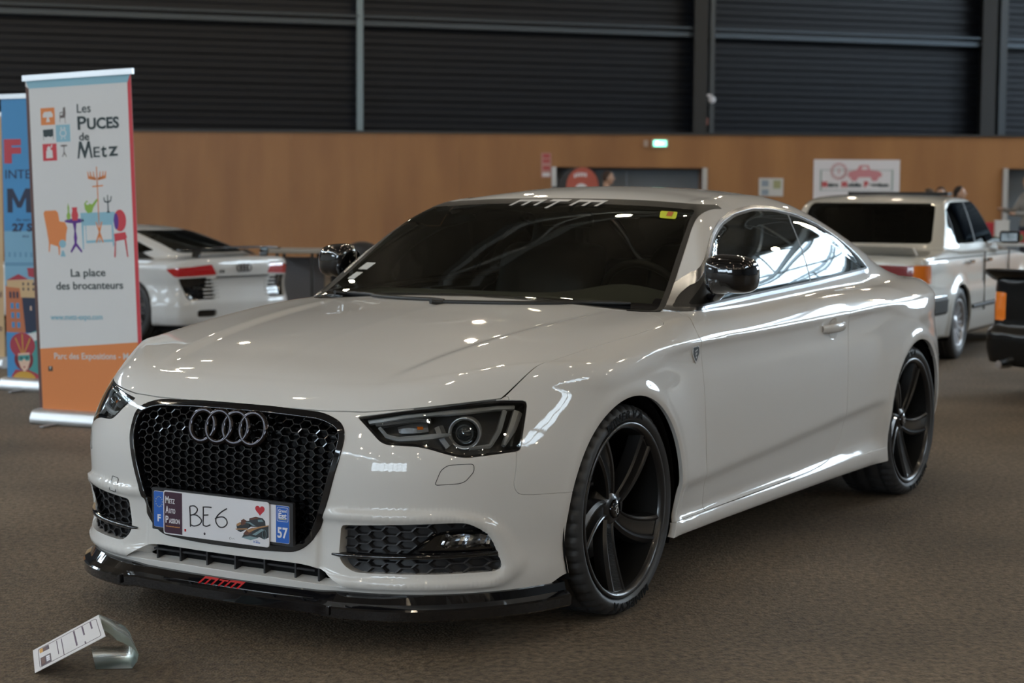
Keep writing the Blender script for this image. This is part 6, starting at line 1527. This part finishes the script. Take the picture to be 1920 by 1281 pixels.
for y in np.linspace(-.80, .80, 15):
    e = (abs(y)/.80)**6
    for a, b in ((.10, .0), (-.06, .045), (-.13, .060), (-.14, .045), (-.04, -.01), (.02, -.03)): V.append((-3.36+a+.12*e, y, .80+b-.02*e))
mb.add(V, [(i*6+k, i*6+(k+1) % 6, (i+1)*6+(k+1) % 6, (i+1)*6+k) for i in range(14) for k in range(6)]+[tuple(range(6))[::-1], tuple(range(84, 90))], 0, True); mb.build('tail_spoiler', BKP, bc)
mb = MB(); mb.tube([(-3.40, .5, .22), (-3.50, .5, .215)], .03, 12); mb.build('tailpipe', CHR, bc)
mb = MB(); mb.prism([(.6, -.7), (-3.3, -.7), (-3.3, .7), (.6, .7)], .19, .24); mb.build('underbody', BLKM, bc)
wb = simple_wheel(.31, .205, .20, mat('rim_silver', (.42, .42, .44), rough=.3, metal=.8), 8)
for i, (x, y, rz) in enumerate(((-2.5, .72, 0), (0, .72, 0), (-2.5, -.72, math.pi), (0, -.72, math.pi))):
    o = wb if i == 0 else copy_tree(wb, bc); o.parent = bc; o.location = (x, y, .31); o.rotation_euler = (0, 0, rz)
liners(bc, axb, .34, .31, .4, .8)
place_car(bc, YAW-math.radians(62), (-3.45, .55), (-7.138+.12, -.035+.12))

# ================================================================ people
SKIN = mat('skin', (.42, .25, .17), rough=.5)
def sdc(P, a, b, ra, rb):
    a = np.array(a, float); b = np.array(b, float); ba = b-a; t = np.clip((P-a)@ba/(ba@ba), 0, 1)
    return np.linalg.norm(P-(a+t[:, None]*ba), axis=1)-(ra+(rb-ra)*t)
def netted(fn, lo, hi, h):
    """full (not mirrored) surface nets through a shifted half-space trick"""
    y0 = lo[1]; f2 = lambda x, y, z: fn(np.stack([x, y+y0, z], 1))
    P, Q = surface_nets(f2, (lo[0], 0, lo[2]), (hi[0], hi[1]-y0, hi[2]), h); T = np.vstack([Q[:, [0, 1, 2]], Q[:, [0, 2, 3]]])
    pc = Piece(P, np.zeros_like(P)+[0, 0, 1], T).faces(P[:, 1] > 0)[0]; pc.N = normals(f2, pc.V, pc.T, .008, 1); pc.V = pc.V+[0, y0, 0]; return pc
def person(loc, rz, label, shirt, trousers, hair, hgt=1.72, arm_l=None, arm_r=None, lean=0):
    """standing figure facing +x; arms are (elbow, wrist) points"""
    k = hgt/1.75; al = arm_l or ((.02, .27, 1.10), (.12, .27, .86)); ar = arm_r or ((.02, -.27, 1.10), (.12, -.27, .86))
    def U(*fs):
        o = fs[0]
        for f in fs[1:]: o = smin(o, f, .035)
        return o
    def legs(P, e=0): return U(*[f-e for s in (1, -1) for f in (sdc(P, (0, .09*s, .93), (.01, .10*s, .50), .088, .058), sdc(P, (.01, .10*s, .50), (-.02, .10*s, .09), .055, .038), sdc(P, (-.03, .10*s, .05), (.14, .115*s, .035), .045, .035))])
    def hips(P, e=0): return sdc(P, (0, -.06, .94), (0, .06, .94), .115, .115)-e
    def trunk(P, e=0):
        Q = P*[1.25, 1, 1]; return U(*[f-e for f in (sdc(Q, (0, -.07, 1.02), (0, .07, 1.02), .11, .11), sdc(Q, (.0, -.09, 1.28), (0, .09, 1.28), .115, .115), sdc(Q, (-.01, -.15, 1.42), (-.01, .15, 1.42), .06, .06))])
    def arms(P, e=0):
        o = []
        for s, (el, wr) in ((1, al), (-1, ar)): o += [sdc(P, (-.01, .185*s, 1.42), el, .050, .040)-e, sdc(P, el, wr, .038, .026)-e]
        return U(*o)
    def hand(P):
        o = []
        for s, (el, wr) in ((1, al), (-1, ar)):
            d = np.array(wr)-np.array(el); d /= np.linalg.norm(d); sdv = np.cross(d, [0, 0, 1]); sdv /= np.linalg.norm(sdv)+1e-9; c = np.array(wr)+d*.05
            o.append(sdc(P, wr, c+d*.03, .024, .028))
            for q, L in zip((-.024, -.008, .008, .024), (.065, .078, .074, .058)): o.append(sdc(P, c+d*.035+sdv*q, c+d*(.035+L)+sdv*q*1.2, .0085, .007))
            o.append(sdc(P, c-d*.01-sdv*.02, c+d*.035-sdv*.05, .011, .009))
        r = o[0]
        for f in o[1:]: r = smin(r, f, .008)
        return r
    def head(P):
        Q = (P-[.02, 0, 1.64])*[1, 1.22, .86]; f = np.linalg.norm(Q, axis=1)-.098
        f = smin(f, sdc(P, (.05, 0, 1.60), (.065, 0, 1.555), .055, .040), .03); f = smin(f, sdc(P, (.112, 0, 1.65), (.130, 0, 1.625), .009, .014), .012)
        for s in (1, -1):
            f = smin(f, sdc(P, (.01, .083*s, 1.65), (.01, .086*s, 1.62), .014, .012), .008); f = smax(f, -(np.linalg.norm(P-[.112, .032*s, 1.655], axis=1)-.016), .01)
        f = smax(f, -(sdc(P, (.116, -.022, 1.585), (.116, .022, 1.585), .006, .006)), .006)
        return smin(f, sdc(P, (-.015, 0, 1.56), (-.02, 0, 1.42), .055, .062), .03)
    full = lambda P: smin(smin(U(legs(P), hips(P), trunk(P), arms(P)), head(P), .02), hand(P), .012)
    root = empty('person', (loc[0], loc[1], 0), rz, label, 'person')
    mx = max(abs(c) for pt in (*al, *ar) for c in pt[:1])+.22
    b = netted(full, (-.2, -.5, .0), (max(.3, mx), .5, 1.8), .017); o = piece_obj('body', b, SKIN, root); o.scale = (k, k, k)
    sh = netted(lambda P: smax(smin(smin(trunk(P, .012), hips(P, .006), .03), arms(P, .010), .03), np.maximum(.90-P[:, 2], P[:, 2]-1.475), .01), (-.25, -.5, .85), (max(.3, mx), .5, 1.55), .017); o = piece_obj('shirt', sh, mat(*shirt, rough=.85), root); o.scale = (k, k, k)
    tr_ = netted(lambda P: smax(smin(legs(P, .012), hips(P, .012), .03), np.maximum(.06-P[:, 2], P[:, 2]-.98), .01), (-.25, -.35, .0), (.3, .35, 1.05), .018); o = piece_obj('trousers', tr_, mat(*trousers, rough=.85), root); o.scale = (k, k, k)
    hr = netted(lambda P: smax(np.linalg.norm((P-[.008, 0, 1.655])*[1, 1.2, .88], axis=1)-.108, np.maximum((P[:, 0]-.055)+(P[:, 2]-1.72)*-.5, 1.61-P[:, 2]+np.clip(P[:, 0], -1, 1)*.8), .01), (-.2, -.2, 1.45), (.2, .2, 1.85), .012); o = piece_obj('hair', hr, mat(*hair, rough=.8), root); o.scale = (k, k, k)
    for s in (1, -1):
        mb = MB(); mb.ball((.103, .032*s, 1.655), .011, 0, 8, 6); o = mb.build('eye', mat('eye_dark', (.05, .04, .04), rough=.2), root); o.scale = (k, k, k)
        mb = MB(); mb.tube([(-.07, .10*s, .035), (.05, .105*s, .035), (.15, .118*s, .03)], [.042, .046, .034], 10, flat=.75); o = mb.build('shoe', BLKP, root); o.scale = (k, k, k)
    return root
def pl2(px, d, z=0): v = at(px, 400, d); return (v[0], v[1])
def face_to(deg): return YAW+math.radians(deg)
person(pl2(1797, 27), face_to(-120), 'bearded dark-haired person in grey shirt, rightmost of the three behind the saloon', ('shirt_grey', (.10, .10, .11)), ('jeans_dark', (.03, .035, .05)), ('hair_dark', (.015, .011, .009)), 1.51)
person(pl2(1763, 27.6), face_to(160), 'person with short dark hair, middle of the three behind the saloon', ('shirt_black', (.02, .02, .022)), ('jeans_dark', (.03, .035, .05)), ('hair_dark', (.015, .011, .009)), 1.50)
person(pl2(1741, 26.6), face_to(60), 'person with lighter brown hair, leftmost of the three behind the saloon', ('shirt_navy', (.02, .03, .05)), ('jeans_dark', (.03, .035, .05)), ('hair_brown', (.06, .04, .025)), 1.47)
person(pl2(1138, 33.2), face_to(-95), 'brown-haired person in the doorway next to the round red sign', ('shirt_red', (.30, .04, .05)), ('jeans_dark', (.03, .035, .05)), ('hair_brown2', (.045, .025, .018)), 1.80)
person(pl2(1931, 26), face_to(105), 'person in a grey T-shirt holding out an arm at the right picture edge', ('tee_grey', (.22, .21, .20)), ('jeans_dark', (.03, .035, .05)), ('hair_dark', (.015, .011, .009)), 1.70, arm_l=((.12, .24, 1.16), (.36, .22, 1.16)), arm_r=((.14, -.22, 1.18), (.38, -.12, 1.22)))

# ================================================================ things on and in front of the board wall
def wpt(px, py, d=DW): v = at(px, py, d); s = (v[0]-CAM[0])*HR[0]+(v[1]-CAM[1])*HR[1]; return s, float(v[2])
def hobj(mb, name, m, label=None, cat=None, parent=None, **k):
    o = mb.build(name, m)
    if parent is None: o.location = (CAM[0], CAM[1], 0); o.rotation_euler = (0, 0, HA); tag(o, label, cat, **k)
    else: o.parent = parent
    return o
def hroot(name, label, cat, **k): o = empty(name, (CAM[0], CAM[1], 0), HA, label, cat); tag(o, **k); return o
def hrect(mb, x0, y0, x1, y1, d, t=.01, off=0):
    s0, z1 = wpt(x0, y0, d); s1, z0 = wpt(x1, y1, d); mb.box(((s0+s1)/2, d-off-t/2, (z0+z1)/2), (s1-s0, t, z1-z0)); return s0, z0, s1, z1
WF = DW-.005
# green exit sign
r_ = hroot('exit_sign', 'lit green exit sign on the ochre wall above the doorway', 'sign')
mb = MB(); hrect(mb, 1223, 262, 1251, 276, WF, .06); hobj(mb, 'sign_housing', PRW, parent=r_)
mb = MB(); hrect(mb, 1226, 264, 1249, 274, WF-.062, .01); hobj(mb, 'lit_panel', mat('exit_green', (.1, .8, .5), emit=(.20, 1, .62), es=4), parent=r_)
mb = MB(); s, z = wpt(1232, 269, WF-.075); mb.box((s, WF-.078, z), (.02, .004, .06)); mb.box((s+.01, WF-.078, z+.035), (.02, .004, .02)); mb.box((s+.07, WF-.078, z), (.05, .004, .02)); hobj(mb, 'running_figure', mat('exit_white', (.9, .9, .9), emit=(.8, 1, .9), es=5), parent=r_)
mb = MB(); hrect(mb, 1207, 263, 1215, 275, WF, .04); hobj(mb, 'smoke_alarm_box', mat('box_white', (.4, .3, .25), rough=.6), 'small pale box on the wall left of the exit sign', 'alarm')
r_ = hroot('safety_notice', 'tall red and white safety notice left of the doorway', 'sign')
mb = MB(); hrect(mb, 1015, 287, 1033, 333, WF, .01); hobj(mb, 'notice_board', mat('notice_pink', (.45, .22, .20), rough=.6), parent=r_)
mb = MB()
for y0, y1 in ((289, 296), (299, 305), (312, 318)): hrect(mb, 1018, y0, 1031, y1, WF-.012, .003)
hobj(mb, 'notice_print', mat('notice_red', (.40, .06, .06), rough=.6), parent=r_); mb = MB(); hrect(mb, 1017, 324, 1031, 331, WF-.012, .003); hobj(mb, 'notice_label', PRW, parent=r_)
r_ = hroot('wall_notice', 'white notice with pictures on the wall beside the club banner', 'notice')
mb = MB(); hrect(mb, 1423, 334, 1468, 368, WF, .01); hobj(mb, 'notice_sheet', mat('notice_white', (.5, .49, .47), rough=.6), parent=r_)
mb = MB()
for a in ((1428, 338, 1441, 350), (1428, 355, 1441, 366)): hrect(mb, *a, WF-.012, .003)
hobj(mb, 'notice_picture', mat('notice_blue', (.22, .27, .32), rough=.6), parent=r_); mb = MB(); hrect(mb, 1450, 338, 1464, 354, WF-.012, .003); hobj(mb, 'notice_picture', mat('notice_green', (.30, .30, .16), rough=.6), parent=r_)
r_ = hroot('club_banner', 'white banner with red car drawing hanging on the ochre wall', 'banner')
mb = MB(); hrect(mb, 1526, 299, 1685, 402, WF, .01); hobj(mb, 'banner_sheet', mat('club_white', (.62, .60, .62), rough=.6), parent=r_)
fm = mat('club_grey_green', (.22, .30, .28), rough=.6); mb = MB()
for a in ((1538, 318, 1674, 320), (1538, 356, 1674, 358), (1538, 318, 1540, 358), (1672, 318, 1674, 358)): hrect(mb, *a, WF-.012, .003)
hobj(mb, 'banner_border', fm, parent=r_)
def htext(mb, t, px, py, size_px, wid_px, bold=0):
    s, z = wpt(px, py, WF-.016); k = DW/FPX; put_text(mb, t, size_px*k, Matrix(((1, 0, 0, s), (0, 0, -1, WF-.016), (0, 1, 0, z), (0, 0, 0, 1))), width=wid_px*k, bold=bold)
CR_ = mat('club_red', (.45, .03, .04), rough=.6); mb = MB(); htext(mb, 'M', 1541, 350, 13, 10, .012); htext(mb, 'M', 1578, 350, 13, 10, .012); htext(mb, 'P', 1620, 350, 13, 8, .012); hobj(mb, 'initial_letters', CR_, parent=r_)
mb = MB(); htext(mb, 'étro', 1552, 350, 10, 20, .006); htext(mb, 'obile', 1589, 350, 10, 26, .006); htext(mb, 'assion', 1630, 350, 10, 36, .006); [hrect(mb, a, 372, a+b, 379, WF-.012, .003) for a, b in ((1590, 6), (1604, 12), (1624, 8), (1640, 10), (1654, 14))]; hobj(mb, 'dark_lettering', BK, parent=r_)
PK = mat('club_pink', (.50, .20, .22), rough=.6); mb = MB(); s, z = wpt(1573, 321, WF-.014); k = DW/FPX
for rr in (15, 12): mb.tube([(s+rr*k*math.cos(t), WF-.014, z+rr*k*math.sin(t)) for t in np.linspace(0, 2*math.pi, 25)[:-1]], .008, 4, closed=True, caps=False)
mb.box((s, WF-.014, z), (.02, .004, .10)); hobj(mb, 'round_crest', PK, parent=r_)
s, z = wpt(1618, 324, WF-.014); MM = Matrix(((1, 0, 0, s), (0, 0, -1, WF-.012), (0, 1, 0, z), (0, 0, 0, 1)))
mb = MB(); mb.prism([(a*k, b*k) for a, b in ((-28, -6), (-26, 2), (-12, 5), (-6, 14), (10, 14), (14, 5), (30, 3), (36, -2), (34, -8), (-26, -9))], 0, .004, M=MM)
for a in (-16, 22): mb.prism([((a+7*math.cos(t))*k, (-9+7*math.sin(t))*k) for t in np.linspace(0, 2*math.pi, 17)[:-1]], .0, .006, M=MM)
hobj(mb, 'car_drawing', PK, parent=r_); mb = MB(); mb.prism([(a*k, b*k) for a, b in ((-3, 6), (-1, 11), (7, 11), (9, 6))], .004, .008, M=MM); hobj(mb, 'car_drawing_window', MT['club_white'], parent=r_)
mb = MB(); htext(mb, 'n', 1533, 384, 16, 12, .01); hobj(mb, 'small_logo', fm, parent=r_)
# round red sign behind the doorway person
r_ = hroot('round_sign', 'round red and white sign standing in the left doorway', 'sign')
s, z = wpt(1090, 350, DW-.35); k = (DW-.35)/FPX; MM = Matrix(((1, 0, 0, s), (0, 0, -1, DW-.35), (0, 1, 0, z), (0, 0, 0, 1)))
mb = MB(); mb.prism([(38*k*math.cos(t)-4*k, 36*k*math.sin(t)) for t in np.linspace(0, 2*math.pi, 41)[:-1]], -.05, -.03, M=MM); mb.box((s-.1, DW-.31, z/2), (.9, .04, z)); hobj(mb, 'dark_back', BLKP, parent=r_)
mb = MB(); mb.prism([(30*k*math.cos(t)+2*k, 36*k*math.sin(t)) for t in np.linspace(0, 2*math.pi, 41)[:-1]], -.025, -.005, M=MM); hobj(mb, 'red_disc', mat('sign_red', (.42, .09, .06), rough=.6), parent=r_)
mb = MB(); mb.prism([(12*k*math.cos(t), -6*k+12*k*math.sin(t)) for t in np.linspace(0, 2*math.pi, 25)[:-1]], -.005, .0, M=MM); [mb.prism([((a-1.7)*k, (19+c)*k), ((a+1.7)*k, (19+c)*k), ((a+1.7)*k, (26+c)*k), ((a-1.7)*k, (26+c)*k)], -.005, .0, M=MM) for a, c in ((-12, -2.5), (-7, -.5), (-2, 0), (3, 0), (8, -.8))]; hobj(mb, 'white_print', PRW, parent=r_)
# alarm bell and box on the column
r_ = hroot('alarm_bell', 'small round white bell on the dark column above the ochre wall', 'bell'); d = float(DU(SX(1335, 40)))-.6; s, z = wpt(1335, 187, d)
mb = MB(); mb.lathe([(0, .05), (.06, .04), (.085, 0), (.085, -.03)], 24, M=Matrix(((1, 0, 0, s), (0, 0, -1, d), (0, 1, 0, z), (0, 0, 0, 1)))); mb.box((s-.08, d+.1, z+.10), (.16, .2, .05)); hobj(mb, 'bell_dome', PRW, parent=r_)
mb = MB(); s, z = wpt(1324, 228, d); mb.box((s, d+.06, z), (.09, .12, .16), bev=.01); hobj(mb, 'call_point', mat('call_point_red', (.28, .10, .08), rough=.5), 'small reddish box on the column under the bell', 'alarm')

# ================================================================ tables and goods
TBL = mat('table_top_grey', (.30, .28, .25), rough=.5); LEG = mat('table_leg_black', (.02, .02, .02), rough=.5)
def table(px0, px1, pyt, d, h, label, depth=.7, top=TBL, apron=None):
    s0 = SD(px0, d); s1 = SD(px1, d); c = hall((s0+s1)/2, d); r = empty('folding_table', (c[0], c[1], 0), HA, label, 'table'); w = s1-s0
    mb = MB(); mb.box((0, 0, h-.02), (w, depth, .04), bev=.008); mb.build('table_top', top, r)
    for a in (-1, 1):
        for b in (-1, 1): mb = MB(); mb.tube([(a*(w/2-.12), b*(depth/2-.06), 0), (a*(w/2-.12), b*(depth/2-.06), h-.04)], .016, 8); mb.build('leg', LEG, r)
    if apron: mb = MB(); mb.box((0, .28, h*.52), (w-.1, .02, h*.7)); mb.build('back_panel', apron, r)
    return r, (s0+s1)/2, w
d_ = 1.31*0+ (1.3092-.75)*3350.7/(470-372)
table(505, 612, 470, d_, .75, 'folding table with pale top behind the rear wing of the white mid-engined car', .7, apron=mat('table_panel_grey', (.12, .12, .13), rough=.6))
# dark bags beside the table
def bag(px, py_top, d, sz, name, label, cat, m, z0=0):
    s = SD(px, d); c = hall(s, d); 
    def f(P): 
        q = np.abs(P)/np.array(sz)*2; return ((q**5).sum(1)**(1/5)-1)*min(sz)*.5+.012*np.sin(P[:, 0]*14+P[:, 2]*9)
    pc = netted(lambda P: f(P), (-sz[0]*.7, -sz[1]*.7, -sz[2]*.7), (sz[0]*.7, sz[1]*.7, sz[2]*.7), .03); pc.V = pc.V+[0, 0, z0+sz[2]*.48]
    o = piece_obj(name, pc, m, None); o.location = (c[0], c[1], 0); o.rotation_euler = (0, 0, HA); tag(o, label, cat); return o
bag(668, 455, 19.4, (.55, .45, .82), 'black_bag', 'tall black bag partly hidden by the mirror of the white coupe', 'bag', mat('bag_black', (.012, .012, .014), rough=.6))
rt2, sc_, w_ = table(1842, 1990, 478, 24.0, .75, 'stall table with white top at the right edge behind the saloon', .7, top=mat('table_white', (.55, .57, .58), rough=.5))
def crate(px0, py0, px1, py1, d, name, label, cat, m, lid=None):
    s0, z1 = wpt(px0, py0, d); s1, z0 = wpt(px1, py1, d); z0 = .752; mb = MB(); w = s1-s0; h = z1-z0; s = (s0+s1)/2; o = None
    mb.box((0, 0, .006), (w, .12, .012)); 
    for a in (-1, 1): mb.box((a*(w/2-.006), 0, h/2), (.012, .12, h), bev=.003); mb.box((0, a*.054, h/2), (w-.012, .012, h), bev=.003)
    mb.box((0, 0, h-.012), (w+.01, .13, .016), bev=.004); o = mb.build(name, m); c = hall(s, d); o.location = (c[0], c[1], z0); o.rotation_euler = (0, 0, HA); tag(o, label, cat); return o
crate(1844, 417, 1861, 436, 24.25, 'red_box', 'red box on the stall table left of the white box', 'box', mat('box_red', (.40, .02, .03), rough=.5))
crate(1867, 413, 1890, 433, 23.95, 'white_box', 'white box between the red box and the red tray on the stall', 'box', mat('box_white2', (.62, .62, .62), rough=.5))
crate(1903, 434, 1922, 447, 24.05, 'red_tray', 'low red tray at the right end of the stall table behind the green bag', 'box', MT['box_red'])
bag(1906, 450, 23.75, (.26, .10, .12), 'green_bag', 'green cloth bag lying on the stall table', 'bag', mat('cloth_green', (.05, .13, .05), rough=.9), z0=.77)
bag(1862, 450, 23.75, (.30, .10, .08), 'dark_green_cloth', 'dark green folded cloth at the left end of the stall', 'cloth', mat('cloth_dark_green', (.03, .07, .03), rough=.9), z0=.77)
